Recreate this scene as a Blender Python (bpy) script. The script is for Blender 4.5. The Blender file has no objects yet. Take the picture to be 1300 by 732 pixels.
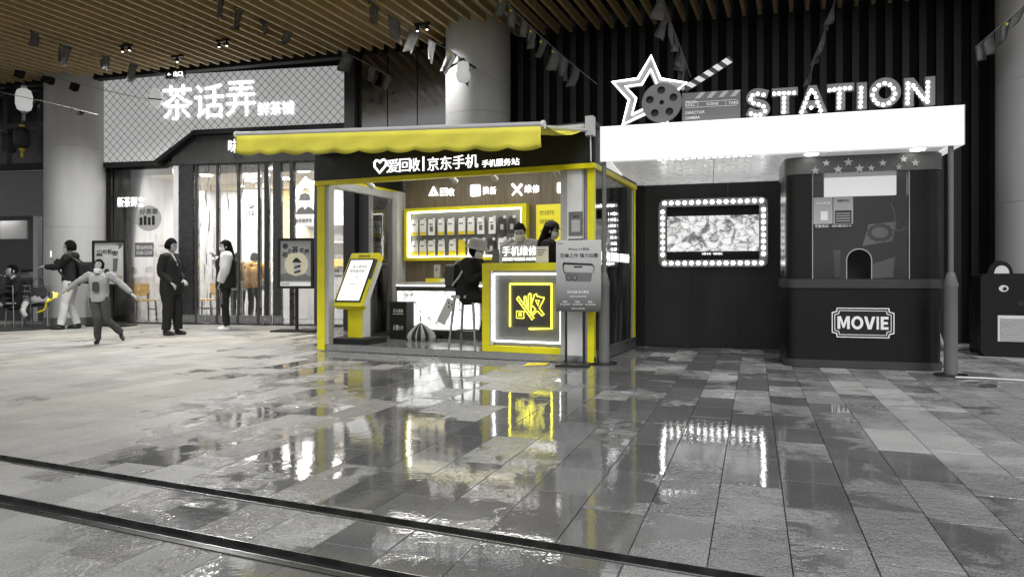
import bpy, bmesh, math, random
from mathutils import Vector, Matrix
R = math.radians
random.seed(7)
SC = bpy.context.scene
COL = SC.collection

# ------------------------------------------------------------------ camera, sky, sun, exposure
FPX, CX, HY, CH = 878.0, 650.0, 352.0, 1.0        # focal length in photo pixels, centre column, horizon row, camera height
cam_d = bpy.data.cameras.new('camera'); cam = bpy.data.objects.new('camera', cam_d); COL.objects.link(cam)
cam.location = (0, 0, CH); cam.rotation_euler = (R(90), 0, 0)
cam_d.sensor_width = 36; cam_d.lens = FPX / 1300 * 36; cam_d.shift_y = -14 / 1300
cam_d.clip_start = 0.05; cam_d.clip_end = 2000
SC.camera = cam
W = bpy.data.worlds.new('World'); SC.world = W; W.use_nodes = True
wn = W.node_tree.nodes; wl = W.node_tree.links
sky = wn.new('ShaderNodeTexSky'); sky.sky_type = 'NISHITA'; sky.sun_disc = False
SUN_EL, SUN_ROT = R(50), R(192)
sky.sun_elevation = SUN_EL; sky.sun_rotation = SUN_ROT
hs = wn.new('ShaderNodeHueSaturation'); hs.inputs['Saturation'].default_value = 0.06
wl.new(sky.outputs[0], hs.inputs['Color'])
bg = wn['Background']; wl.new(hs.outputs[0], bg.inputs[0]); bg.inputs[1].default_value = 0.085
sun_d = bpy.data.lights.new('moonlight', 'SUN'); sun_d.energy = 1.5; sun_d.angle = R(25); sun_d.color = (1, .99, .97)  # soft sun standing in for street lights behind the camera
sun = bpy.data.objects.new('moonlight', sun_d); COL.objects.link(sun)
sun.rotation_euler = (math.pi / 2 - SUN_EL, 0, R(12)); sun.location = (0, -10, 10)
SC.view_settings.view_transform = 'Standard'; SC.view_settings.look = 'None'
SC.view_settings.exposure = 0.5; SC.view_settings.gamma = 1; SC.view_settings.use_curve_mapping = False
SC.cycles.use_denoising = True; SC.cycles.max_bounces = 7; SC.cycles.transparent_max_bounces = 16
SC.cycles.caustics_reflective = False; SC.cycles.caustics_refractive = False; SC.cycles.sample_clamp_indirect = 5
SC.cycles.diffuse_bounces = 3; SC.cycles.glossy_bounces = 4

# ------------------------------------------------------------------ materials
def sl(v):                                        # sRGB 0..255 -> linear
    v /= 255.0
    return v / 12.92 if v <= .04045 else ((v + .055) / 1.055) ** 2.4
def g(v): return (sl(v),) * 3
def mat(name, col, rough=.5, metal=0, emit=None, es=0, noise=0, nscale=8, bump=0, bscale=60, spec=.5, rnoise=0, stretch=None):
    m = bpy.data.materials.new(name); m.use_nodes = True
    nt = m.node_tree; b = nt.nodes['Principled BSDF']
    b.inputs['Base Color'].default_value = (*col, 1); b.inputs['Roughness'].default_value = rough
    b.inputs['Metallic'].default_value = metal; b.inputs['Specular IOR Level'].default_value = spec
    if emit is not None:
        b.inputs['Emission Color'].default_value = (*emit, 1); b.inputs['Emission Strength'].default_value = es
    if noise or bump or rnoise:
        tc = nt.nodes.new('ShaderNodeTexCoord'); mp = nt.nodes.new('ShaderNodeMapping')
        nt.links.new(tc.outputs['Object'], mp.inputs[0])
        if stretch: mp.inputs['Scale'].default_value = stretch
        if noise or rnoise:
            n = nt.nodes.new('ShaderNodeTexNoise'); n.inputs['Scale'].default_value = nscale; n.inputs['Detail'].default_value = 5
            nt.links.new(mp.outputs[0], n.inputs['Vector'])
            if noise:
                mr = nt.nodes.new('ShaderNodeMapRange'); mr.inputs[1].default_value = .25; mr.inputs[2].default_value = .75
                mr.inputs[3].default_value = 1 - noise; mr.inputs[4].default_value = 1 + noise
                nt.links.new(n.outputs[0], mr.inputs[0])
                mx = nt.nodes.new('ShaderNodeVectorMath'); mx.operation = 'SCALE'; mx.inputs[0].default_value = col
                nt.links.new(mr.outputs[0], mx.inputs['Scale']); nt.links.new(mx.outputs[0], b.inputs['Base Color'])
            if rnoise:
                m2 = nt.nodes.new('ShaderNodeMapRange'); m2.inputs[1].default_value = .3; m2.inputs[2].default_value = .7
                m2.inputs[3].default_value = max(.02, rough - rnoise); m2.inputs[4].default_value = min(1, rough + rnoise)
                nt.links.new(n.outputs[0], m2.inputs[0]); nt.links.new(m2.outputs[0], b.inputs['Roughness'])
        if bump:
            n2 = nt.nodes.new('ShaderNodeTexNoise'); n2.inputs['Scale'].default_value = bscale; n2.inputs['Detail'].default_value = 3
            bp = nt.nodes.new('ShaderNodeBump'); bp.inputs['Strength'].default_value = bump; bp.inputs['Distance'].default_value = .01
            nt.links.new(mp.outputs[0], n2.inputs['Vector']); nt.links.new(n2.outputs[0], bp.inputs['Height'])
            nt.links.new(bp.outputs[0], b.inputs['Normal'])
    return m
def emat(name, col, s):
    return mat(name, (.8, .8, .8), .5, emit=col, es=s)
def glass_mat(name, tint=.92, refl=1.0, wavy=0, dirt=0):
    m = bpy.data.materials.new(name); m.use_nodes = True; nt = m.node_tree; nt.nodes.clear()
    o = nt.nodes.new('ShaderNodeOutputMaterial'); mx = nt.nodes.new('ShaderNodeMixShader')
    t = nt.nodes.new('ShaderNodeBsdfTransparent'); t.inputs[0].default_value = (tint,) * 3 + (1,)
    gl = nt.nodes.new('ShaderNodeBsdfGlossy'); gl.inputs['Roughness'].default_value = .03
    gl.inputs[0].default_value = (refl,) * 3 + (1,)
    fr = nt.nodes.new('ShaderNodeFresnel'); fr.inputs[0].default_value = 1.6
    nt.links.new(fr.outputs[0], mx.inputs[0]); nt.links.new(t.outputs[0], mx.inputs[1]); nt.links.new(gl.outputs[0], mx.inputs[2])
    last = mx
    tc = nt.nodes.new('ShaderNodeTexCoord')
    if wavy:
        mp = nt.nodes.new('ShaderNodeMapping'); mp.inputs['Scale'].default_value = (5, 5, .8)
        n = nt.nodes.new('ShaderNodeTexNoise'); n.inputs['Scale'].default_value = 2.2; n.inputs['Detail'].default_value = 2
        bp = nt.nodes.new('ShaderNodeBump'); bp.inputs['Strength'].default_value = wavy; bp.inputs['Distance'].default_value = .05
        nt.links.new(tc.outputs['Object'], mp.inputs[0]); nt.links.new(mp.outputs[0], n.inputs['Vector'])
        nt.links.new(n.outputs[0], bp.inputs['Height']); nt.links.new(bp.outputs[0], gl.inputs['Normal']); nt.links.new(bp.outputs[0], fr.inputs['Normal'])
    if dirt:
        d = nt.nodes.new('ShaderNodeBsdfDiffuse'); d.inputs[0].default_value = (.75, .75, .75, 1)
        n = nt.nodes.new('ShaderNodeTexNoise'); n.inputs['Scale'].default_value = 3; n.inputs['Detail'].default_value = 6
        mp2 = nt.nodes.new('ShaderNodeMapping'); mp2.inputs['Scale'].default_value = (4, 4, .5)
        nt.links.new(tc.outputs['Object'], mp2.inputs[0]); nt.links.new(mp2.outputs[0], n.inputs['Vector'])
        mr = nt.nodes.new('ShaderNodeMapRange'); mr.inputs[1].default_value = .45; mr.inputs[2].default_value = .8
        mr.inputs[3].default_value = .0; mr.inputs[4].default_value = dirt; nt.links.new(n.outputs[0], mr.inputs[0])
        m2 = nt.nodes.new('ShaderNodeMixShader'); nt.links.new(mr.outputs[0], m2.inputs[0])
        nt.links.new(mx.outputs[0], m2.inputs[1]); nt.links.new(d.outputs[0], m2.inputs[2]); last = m2
    nt.links.new(last.outputs[0], o.inputs[0])
    return m

YEL = (.78, .70, .010)
M = dict(
    black=mat('black', g(22), .45, noise=.2, rnoise=.1), matte_black=mat('matte_black', g(12), .7), soft_black=mat('soft_black', g(22), .5, spec=.25, noise=.15, rnoise=.1),
    dark=mat('dark_grey', g(52), .5, noise=.15, rnoise=.1), mid=mat('mid_grey', g(105), .5, noise=.1), light=mat('light_grey', g(175), .45, noise=.06),
    white=mat('white_paint', g(215), .4, noise=.05), paper=mat('paper', g(222), .6), steel=mat('steel', g(165), .28, 1, noise=.08, rnoise=.1),
    brushed=mat('brushed_metal', g(150), .35, .9, noise=.1, rnoise=.12, stretch=(1, 1, 12)), darksteel=mat('dark_steel', g(70), .3, .8, rnoise=.1),
    yellow=mat('yellow_paint', YEL, .4, noise=.08, rnoise=.08), awn=mat('awning_fabric', (.72, .655, .07), .7, noise=.14, nscale=2.2, bump=.2, bscale=14, stretch=(1, 1, .25)),
    orange=mat('orange_cloth', (.75, .36, .02), .8, noise=.2, bump=.3, bscale=12), warmwood=mat('warm_wood', (.5, .34, .13), .5, noise=.2, stretch=(8, 8, .6)),
    column=mat('column_plaster', g(190), .75, noise=.10, nscale=1.6, stretch=(2, 2, .35), bump=.05),
    wood=mat('dark_wood', g(62), .45, noise=.3, nscale=5, stretch=(9, 9, .5)), kioskwood=mat('kiosk_wood', (.17, .135, .09), .5, noise=.35, nscale=5, stretch=(9, 9, .4)),
    slat=mat('ceiling_slat', (.55, .41, .22), .5, noise=.15, nscale=3), wallslat=mat('wall_slat', g(24), .55, noise=.2),
    void=mat('void_black', g(8), .9), panel=mat('panel_grey', g(26), .5, noise=.22, nscale=2, rnoise=.12, stretch=(1, 1, .3), bump=.03, bscale=90),
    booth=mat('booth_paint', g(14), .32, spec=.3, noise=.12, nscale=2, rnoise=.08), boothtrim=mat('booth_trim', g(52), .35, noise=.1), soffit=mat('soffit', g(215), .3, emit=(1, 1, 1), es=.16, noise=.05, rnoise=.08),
    sign=emat('sign_white', (1, 1, 1), 1.5), signsoft=emat('sign_soft_white', (1, 1, 1), 1.1), band=emat('lightbox_band', (1, 1, 1), .42), bulb=emat('bulb_glow', (1, .99, .97), 8),
    neon=emat('neon_white', (1, 1, 1), 3.5), neony=mat('neon_yellow', (.5, .5, .1), .4, emit=(1, .93, .05), es=4.2), led=emat('led_strip', (1, 1, 1), 5),
    lamp=emat('ceiling_lamp', (1, .98, .94), 48), lampw=emat('kiosk_lamp', (1, .98, .95), 9), spot=emat('spot_lens', (1, .97, .92), 5), screen=emat('screen_glow', (.95, .95, .95), .6),
    poster=mat('poster_print', g(185), .35, noise=.12, nscale=4), postw=emat('backlit_poster', (1, 1, 1), .55), yposter=mat('yellow_poster', (.75, .66, .03), .5, emit=(1, .9, .05), es=.18),
    glass=glass_mat('window_glass', .93, 1, 0, .05), door=glass_mat('clear_plastic', .96, 1, .28, .12), kglass=glass_mat('kiosk_glass', .88, 1, .06, .14), bglass=glass_mat('booth_glass', .92, .45, 0, 0), mirror=mat('reflecting_glass', g(120), .12, 1, rnoise=.04),
    skin=mat('skin', g(168), .5), hair=mat('hair', g(14), .9, spec=.15), cloth_k=mat('black_cloth', g(11), .8, noise=.3, bump=.3, bscale=14), cloth_w=mat('white_cloth', g(205), .85, noise=.08, bump=.3, bscale=12),
    cloth_g=mat('grey_cloth', g(150), .85, noise=.12, bump=.3, bscale=12), cloth_d=mat('dark_cloth', g(60), .85, noise=.2, bump=.3, bscale=12), mask=mat('face_mask', g(220), .7), shoe=mat('black_shoe', g(18), .4), shoew=mat('white_shoe', g(215), .5),
    shopfloor=mat('shop_floor', g(130), .25, noise=.12), beige=mat('beige_plaster', (.62, .55, .42), .7, noise=.05), marble=mat('grey_wall', g(175), .5, noise=.16, nscale=2.5, stretch=(3, 3, .4)), warmwall=mat('warm_wall', (.72, .52, .20), .6, noise=.12, stretch=(3, 3, .4)),
    flag=mat('flag_cloth', g(150), .8, noise=.25, nscale=14), flagd=mat('dark_flag_cloth', g(34), .8, noise=.2), string=mat('string', g(150), .6), pyellow=mat('print_yellow', (.75, .60, .02), .5), lantern=mat('lantern_paper', g(200), .6, emit=(1, 1, 1), es=.25),
    lanternd=mat('dark_lantern', g(48), .6, noise=.2), ink=mat('ink', g(24), .6), inkg=mat('grey_ink', g(110), .6), printw=mat('white_print', g(238), .6),
)

# ------------------------------------------------------------------ tools
class F:                                          # a building's own axes: x along its front, y into it
    def __init__(s, ox, oy, deg):
        s.ox, s.oy, s.deg = ox, oy, deg; s.s, s.c = math.sin(R(deg)), math.cos(R(deg))
    def hit(s, px, py, y=0.0):                    # where the sight line of a photo point meets the plane y
        a = (px - CX) / FPX
        t = (y + s.ox * s.s + s.oy * s.c) / (a * s.s + s.c)
        return (a * t - s.ox) * s.c - (t - s.oy) * s.s, CH + (HY - py) / FPX * t
    def x(s, px, y=0.0): return s.hit(px, HY, y)[0]
    def world(s, x, y, z=0): return Vector((s.ox + x * s.c + y * s.s, s.oy - x * s.s + y * s.c, z))
def at(px, py, Y): return Vector(((px - CX) / FPX * Y, Y, CH + (HY - py) / FPX * Y))
def gnd(px, py): return at(px, py, CH * FPX / (py - HY))

def thing(name, label, cat, loc=(0, 0, 0), deg=0, group=None, kind=None):
    o = bpy.data.objects.new(name, None); COL.objects.link(o); o.empty_display_size = .1
    o.location = loc; o.rotation_euler = (0, 0, R(-deg)); o['label'] = label; o['category'] = cat
    if group: o['group'] = group
    if kind: o['kind'] = kind
    return o
def fthing(name, label, cat, fr, group=None): return thing(name, label, cat, (fr.ox, fr.oy, 0), fr.deg, group)
def link(name, me, m, parent=None, smooth=False):
    o = bpy.data.objects.new(name, me); COL.objects.link(o); o.parent = parent
    if m is not None and not me.materials: me.materials.append(M[m] if isinstance(m, str) else m)
    if smooth: me.polygons.foreach_set('use_smooth', [True] * len(me.polygons))
    return o
def tag(o, label=None, cat=None, group=None, kind=None):
    for k, v in (('label', label), ('category', cat), ('group', group), ('kind', kind)):
        if v: o[k] = v
    return o
def catmull(pts, n=4):
    if len(pts) < 3: return [Vector(p) for p in pts], [i for i in range(len(pts))]
    P = [Vector(p) for p in pts]; out = []; ts = []
    for i in range(len(P) - 1):
        p0 = P[max(i - 1, 0)]; p1 = P[i]; p2 = P[i + 1]; p3 = P[min(i + 2, len(P) - 1)]
        for k in range(n):
            t = k / n
            out.append(.5 * ((2 * p1) + (p2 - p0) * t + (2 * p0 - 5 * p1 + 4 * p2 - p3) * t * t + (3 * p1 - p0 - 3 * p2 + p3) * t ** 3)); ts.append(i + t)
    out.append(P[-1]); ts.append(len(P) - 1)
    return out, ts
class MB:
    def __init__(s): s.b = bmesh.new()
    def box(s, x0, x1, y0, y1, z0, z1):
        v = [s.b.verts.new((x, y, z)) for z in (z0, z1) for y in (y0, y1) for x in (x0, x1)]
        for f in ((0, 2, 3, 1), (4, 5, 7, 6), (0, 1, 5, 4), (2, 6, 7, 3), (0, 4, 6, 2), (1, 3, 7, 5)): s.b.faces.new([v[i] for i in f])
        return s
    def obox(s, mtx, sx, sy, sz):
        n0 = len(s.b.verts); s.box(-sx / 2, sx / 2, -sy / 2, sy / 2, -sz / 2, sz / 2)
        s.b.verts.ensure_lookup_table()
        for v in s.b.verts[n0:]: v.co = mtx @ v.co
        return s
    def prism(s, poly, y0, y1, plane='xz'):
        f = (lambda a, b, y: (a, y, b)) if plane == 'xz' else (lambda a, b, y: (a, b, y)) if plane == 'xy' else (lambda a, b, y: (y, a, b))
        A = [s.b.verts.new(f(a, b, y0)) for a, b in poly]; B = [s.b.verts.new(f(a, b, y1)) for a, b in poly]
        n = len(poly); s.b.faces.new(A); s.b.faces.new(B[::-1])
        for i in range(n): s.b.faces.new((A[i], B[i], B[(i + 1) % n], A[(i + 1) % n]))
        return s
    def loft(s, rings, seg=12, cap=True):         # rings: (centre, rx, ry) horizontal ellipses, or lists of points
        L = []
        for r in rings:
            if isinstance(r, list): L.append([s.b.verts.new(p) for p in r])
            else:
                c, rx, ry = r
                L.append([s.b.verts.new((c[0] + rx * math.cos(2 * math.pi * k / seg), c[1] + ry * math.sin(2 * math.pi * k / seg), c[2])) for k in range(seg)])
        for a, b in zip(L, L[1:]):
            n = len(a)
            for k in range(n): s.b.faces.new((a[k], a[(k + 1) % n], b[(k + 1) % n], b[k]))
        if cap: s.b.faces.new(L[0][::-1]); s.b.faces.new(L[-1])
        return s
    def tube(s, pts, r, seg=8, smooth=0, closed=False):
        rr = r if isinstance(r, (list, tuple)) else [r] * len(pts)
        if smooth:
            pts, ts = catmull(pts, smooth)
            rr = [rr[int(t)] + (rr[min(int(t) + 1, len(rr) - 1)] - rr[int(t)]) * (t - int(t)) for t in ts]
        P = [Vector(p) for p in pts]; n = len(P); L = []; up = None
        for i, p in enumerate(P):
            if closed: d = (P[(i + 1) % n] - P[i - 1])
            else: d = P[min(i + 1, n - 1)] - P[max(i - 1, 0)]
            d = d.normalized() if d.length > 1e-9 else Vector((0, 0, 1))
            if up is None: up = Vector((0, 0, 1)) if abs(d.z) < .9 else Vector((0, 1, 0))
            a = d.cross(up).normalized() if d.cross(up).length > 1e-6 else d.orthogonal().normalized()
            u = a.cross(d).normalized(); up = u
            L.append([s.b.verts.new(p + rr[i] * (a * math.cos(2 * math.pi * k / seg) + u * math.sin(2 * math.pi * k / seg))) for k in range(seg)])
        for a, b in (list(zip(L, L[1:])) + ([(L[-1], L[0])] if closed else [])):
            for k in range(seg): s.b.faces.new((a[k], a[(k + 1) % seg], b[(k + 1) % seg], b[k]))
        if not closed: s.b.faces.new(L[0][::-1]); s.b.faces.new(L[-1])
        return s
    def cyl(s, x, y, z0, z1, r0, r1=None, seg=20): return s.loft([((x, y, z0), r0, r0), ((x, y, z1), r1 if r1 is not None else r0, r1 if r1 is not None else r0)], seg)
    def lathe(s, prof, x=0, y=0, seg=20): return s.loft([((x, y, z), max(r, .0005), max(r, .0005)) for r, z in prof], seg)
    def ball(s, c, rx, ry=None, rz=None, u=10, v=7):
        ry = ry or rx; rz = rz or rx
        return s.loft([((c[0], c[1], c[2] - rz * math.cos(math.pi * (i + .12 * (i == 0) - .12 * (i == v)) / v)), rx * math.sin(math.pi * (i + .12 * (i == 0) - .12 * (i == v)) / v), ry * math.sin(math.pi * (i + .12 * (i == 0) - .12 * (i == v)) / v)) for i in range(v + 1)], u)
    def quad(s, *p): s.b.faces.new([s.b.verts.new(q) for q in p]); return s
    def xf(s, mtx): bmesh.ops.transform(s.b, matrix=mtx, verts=s.b.verts); return s
    def build(s, name, m, parent=None, smooth=False, bevel=0, loc=None):
        if bevel: bmesh.ops.bevel(s.b, geom=[e for e in s.b.edges if len(e.link_faces) == 2 and e.calc_face_angle(0) > .5], offset=bevel, segments=2, affect='EDGES', profile=.6)
        bmesh.ops.recalc_face_normals(s.b, faces=s.b.faces)
        me = bpy.data.meshes.new(name); s.b.to_mesh(me); s.b.free()
        o = link(name, me, m, parent, smooth)
        if smooth: me.set_sharp_from_angle(angle=R(50))
        return o
def box(name, m, parent, x0, x1, y0, y1, z0, z1, bevel=0): return MB().box(x0, x1, y0, y1, z0, z1).build(name, m, parent, bevel=bevel)

def to_mesh(ob):
    COL.objects.link(ob); dg = bpy.context.evaluated_depsgraph_get(); dg.update()
    me = bpy.data.meshes.new_from_object(ob.evaluated_get(dg)); d = ob.data
    bpy.data.objects.remove(ob)
    return me
def text_mesh(s, bold=.0, extrude=.02, res=2):
    bold *= .5
    c = bpy.data.curves.new('text', 'FONT'); c.body = s; c.size = 1; c.offset = bold; c.extrude = extrude; c.resolution_u = res
    me = to_mesh(bpy.data.objects.new('text', c)); me.materials.clear()
    return me
def text(name, s, m, parent, x0, x1, z0, z1, y, depth=.004, bold=.0, res=2, lean=0):   # text filling a box on the plane y, facing the front
    me = text_mesh(s, bold, .5, res)
    xs = [v.co.x for v in me.vertices]; ys = [v.co.y for v in me.vertices]
    ax, bx, ay, by = min(xs), max(xs), min(ys), max(ys)
    for v in me.vertices:
        zz = z0 + (v.co.y - ay) / (by - ay) * (z1 - z0)
        v.co = (x0 + (v.co.x - ax) / (bx - ax) * (x1 - x0), y - depth + (depth if v.co.z < 0 else 0), zz)
    me.update()
    return link(name, me, m, parent)
def textp(fr, y, s, m, parent, pl, pr, pt, pb, name='lettering', depth=.004, bold=0, res=2):   # box given by its left, right, top-left and bottom-left photo points
    x0, z1 = fr.hit(pl, pt, y); _, z0 = fr.hit(pl, pb, y); x1 = fr.x(pr, y)
    return text(name, s, m, parent, x0, x1, z0, z1, y, depth, bold, res)
def plate(name, outlines, m, parent, y, th, plane='xz'):     # flat plate with holes, first outline outside
    c = bpy.data.curves.new('plate', 'CURVE'); c.dimensions = '2D'; c.fill_mode = 'BOTH'; c.extrude = .5
    for o in outlines:
        sp = c.splines.new('POLY'); sp.points.add(len(o) - 1); sp.use_cyclic_u = True
        for p, q in zip(sp.points, o): p.co = (q[0], q[1], 0, 1)
    me = to_mesh(bpy.data.objects.new('plate', c)); me.materials.clear()
    for v in me.vertices:
        d = y if v.co.z > 0 else y + th
        v.co = (v.co.x, d, v.co.y) if plane == 'xz' else (v.co.x, v.co.y, d)
    me.update()
    bm = bmesh.new(); bm.from_mesh(me); bmesh.ops.remove_doubles(bm, verts=bm.verts, dist=1e-5); bmesh.ops.recalc_face_normals(bm, faces=bm.faces); bm.to_mesh(me); bm.free()
    return link(name, me, m, parent)
def circ(cx, cz, r, n=24, rz=None): return [(cx + r * math.cos(2 * math.pi * k / n), cz + (rz or r) * math.sin(2 * math.pi * k / n)) for k in range(n)]
def rect(x0, x1, z0, z1): return [(x0, z0), (x1, z0), (x1, z1), (x0, z1)]
def rrect(x0, x1, z0, z1, r, n=4):
    out = []
    for cx, cz, a in ((x1 - r, z0 + r, -90), (x1 - r, z1 - r, 0), (x0 + r, z1 - r, 90), (x0 + r, z0 + r, 180)):
        out += [(cx + r * math.cos(R(a + 90 * k / n)), cz + r * math.sin(R(a + 90 * k / n))) for k in range(n + 1)]
    return out
def star(cx, cz, r, inner=.42, rot=90, n=5): return [(cx + (r if k % 2 == 0 else r * inner) * math.cos(R(rot + 180 * k / n)), cz + (r if k % 2 == 0 else r * inner) * math.sin(R(rot + 180 * k / n))) for k in range(2 * n)]
def clip(poly, nx, ny, c):                        # keep nx*x + ny*y >= c
    out = []
    for i in range(len(poly)):
        p, q = poly[i], poly[(i + 1) % len(poly)]; a = nx * p[0] + ny * p[1] - c; b = nx * q[0] + ny * q[1] - c
        if a >= 0: out.append(p)
        if (a >= 0) != (b >= 0): t = a / (a - b); out.append((p[0] + (q[0] - p[0]) * t, p[1] + (q[1] - p[1]) * t))
    return out
def tuber(name, m, parent, pts, r, seg=6, closed=False, smooth=0): return MB().tube(pts, r, seg, smooth, closed).build(name, m, parent, smooth=True)

K = F(-2.66, 9.51, 23)          # phone kiosk
KL, KD, KZ = 3.92, 2.1, 2.26
MV = F(3.63 - .961 * 2.72, 7.2 + .276 * 2.72, 16)     # movie kiosk: left end of the roof front
ML = 3.665
S = F(-8.88, 15.0, 10)          # tea shop sign front
BW = F(-9.7, 14.75, 14.8)       # back line of the ceiling
CEIL = 5.22
PAVE = 19.3

# ------------------------------------------------------------------ ground, paving, drains
def stone_mat():
    m = bpy.data.materials.new('wet_granite'); m.use_nodes = True; nt = m.node_tree; N = nt.nodes; L = nt.links
    b = N['Principled BSDF']; b.inputs['IOR'].default_value = 1.75
    geo = N.new('ShaderNodeNewGeometry')
    def noise(scale, detail=4, dist=0, rough=.5):
        n = N.new('ShaderNodeTexNoise'); n.inputs['Scale'].default_value = scale; n.inputs['Detail'].default_value = detail; n.inputs['Distortion'].default_value = dist
        n.inputs['Roughness'].default_value = rough
        L.new(geo.outputs['Position'], n.inputs['Vector']); return n.outputs[0]
    def mr(v, a, b_, c, d):
        n = N.new('ShaderNodeMapRange'); n.inputs[1].default_value = a; n.inputs[2].default_value = b_; n.inputs[3].default_value = c; n.inputs[4].default_value = d
        L.new(v, n.inputs[0]); return n.outputs[0]
    def ma(op, a, b_):
        n = N.new('ShaderNodeMath'); n.operation = op
        for i, q in enumerate((a, b_)):
            if isinstance(q, (int, float)): n.inputs[i].default_value = q
            else: L.new(q, n.inputs[i])
        return n.outputs[0]
    sx = N.new('ShaderNodeSeparateXYZ'); L.new(geo.outputs['Position'], sx.inputs[0]); X, Y = sx.outputs[0], sx.outputs[1]
    at_ = N.new('ShaderNodeAttribute'); at_.attribute_name = 'tone'; tone = at_.outputs['Fac']
    aw = N.new('ShaderNodeAttribute'); aw.attribute_name = 'wet'; sw = aw.outputs['Fac']
    # how wet: the right and middle of the square is rained on, the left under the canopy is drying
    side = mr(ma('SUBTRACT', X, ma('MULTIPLY', Y, -.20)), -2.0, -.1, -.10, .60)
    side = ma('SUBTRACT', side, mr(ma('SUBTRACT', X, ma('MULTIPLY', Y, .28)), -.1, 1.1, 0, .30))
    patch = ma('ADD', ma('MULTIPLY', ma('SUBTRACT', noise(.85, 3, .4), .5), 1.2), ma('MULTIPLY', ma('SUBTRACT', noise(4.5, 6, .8, .6), .5), .7))
    wet = ma('ADD', ma('ADD', side, patch), ma('MULTIPLY', ma('SUBTRACT', sw, .5), .5))
    film = mr(wet, .08, .34, 0, 1); pool = mr(wet, .40, .50, 0, 1)
    grain = noise(130, 3, 0, .7); speck = noise(330, 2); blot = noise(3.2, 5); stain = noise(.55, 6, .5)
    v = ma('MULTIPLY', tone, ma('ADD', ma('ADD', mr(grain, .3, .7, .55, 1.25), mr(speck, .3, .7, -.25, .25)), ma('ADD', mr(blot, .3, .7, -.10, .12), mr(stain, .35, .65, -.10, .12))))
    v = ma('MULTIPLY', v, ma('MULTIPLY', mr(film, 0, 1, 1, .78), mr(pool, 0, 1, 1, .60)))
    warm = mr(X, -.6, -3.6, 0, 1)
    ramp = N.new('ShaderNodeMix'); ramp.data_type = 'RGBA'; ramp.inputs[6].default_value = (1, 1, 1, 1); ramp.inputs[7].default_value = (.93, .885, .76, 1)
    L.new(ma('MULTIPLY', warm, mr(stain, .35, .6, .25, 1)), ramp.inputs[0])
    sc = N.new('ShaderNodeVectorMath'); sc.operation = 'SCALE'; L.new(ramp.outputs[2], sc.inputs[0]); L.new(v, sc.inputs['Scale'])
    L.new(sc.outputs[0], b.inputs['Base Color'])
    rough = ma('ADD', mr(film, 0, 1, .6, .075), mr(pool, 0, 1, 0, -.045))
    L.new(rough, b.inputs['Roughness'])
    bp = N.new('ShaderNodeBump'); bp.inputs['Distance'].default_value = .008
    L.new(ma('MULTIPLY', mr(pool, 0, 1, 1, .03), mr(film, 0, 1, .8, .9)), bp.inputs['Strength'])
    L.new(ma('ADD', ma('MULTIPLY', noise(60, 2), 1.0), ma('MULTIPLY', noise(22, 2), 1.1)), bp.inputs['Height'])
    bp2 = N.new('ShaderNodeBump'); bp2.inputs['Distance'].default_value = .02; bp2.inputs['Strength'].default_value = .032
    L.new(noise(6, 2), bp2.inputs['Height']); L.new(bp.outputs[0], bp2.inputs['Normal']); L.new(bp2.outputs[0], b.inputs['Normal'])
    return m
M['kfloor'] = mat('kiosk_floor', g(120), .16, noise=.12, nscale=4, rnoise=.08); M['counterpanel'] = mat('counter_panel', g(92), .5, noise=.1); M['posterg'] = mat('grey_poster', g(150), .45, noise=.08, nscale=3); M['posterl'] = mat('pale_poster', g(205), .45, noise=.08, nscale=4)
M['neony2'] = mat('bright_yellow_toy', (.85, .76, .02), .5, emit=(1, .9, .05), es=.05)
M['boothhead'] = mat('booth_header_paint', g(98), .3, noise=.1); M['screenlow'] = emat('booth_light', (1, 1, 1), .55); M['star'] = mat('star_sticker', g(235), .5)
M['stone'] = stone_mat(); M['joint'] = mat('joint_dirt', g(38), .6, noise=.3)
ground = tag(MB().quad((-400, -200, -.03), (400, -200, -.03), (400, 600, -.03), (-400, 600, -.03)).build('ground', 'joint'), kind='structure')
du, dv = Vector((math.cos(R(PAVE)), -math.sin(R(PAVE)))), Vector((math.sin(R(PAVE)), math.cos(R(PAVE))))
tn = Vector((math.sin(R(23)), math.cos(R(23))))   # away from the camera, across the drains
D1 = tn.dot(Vector((-2.89, 3.90))); D2 = tn.dot(Vector((-2.36, 3.19))); DW = .085
pieces = []
rg = random.Random(3)
w = .278; u = -16
off0 = 956.5
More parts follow.
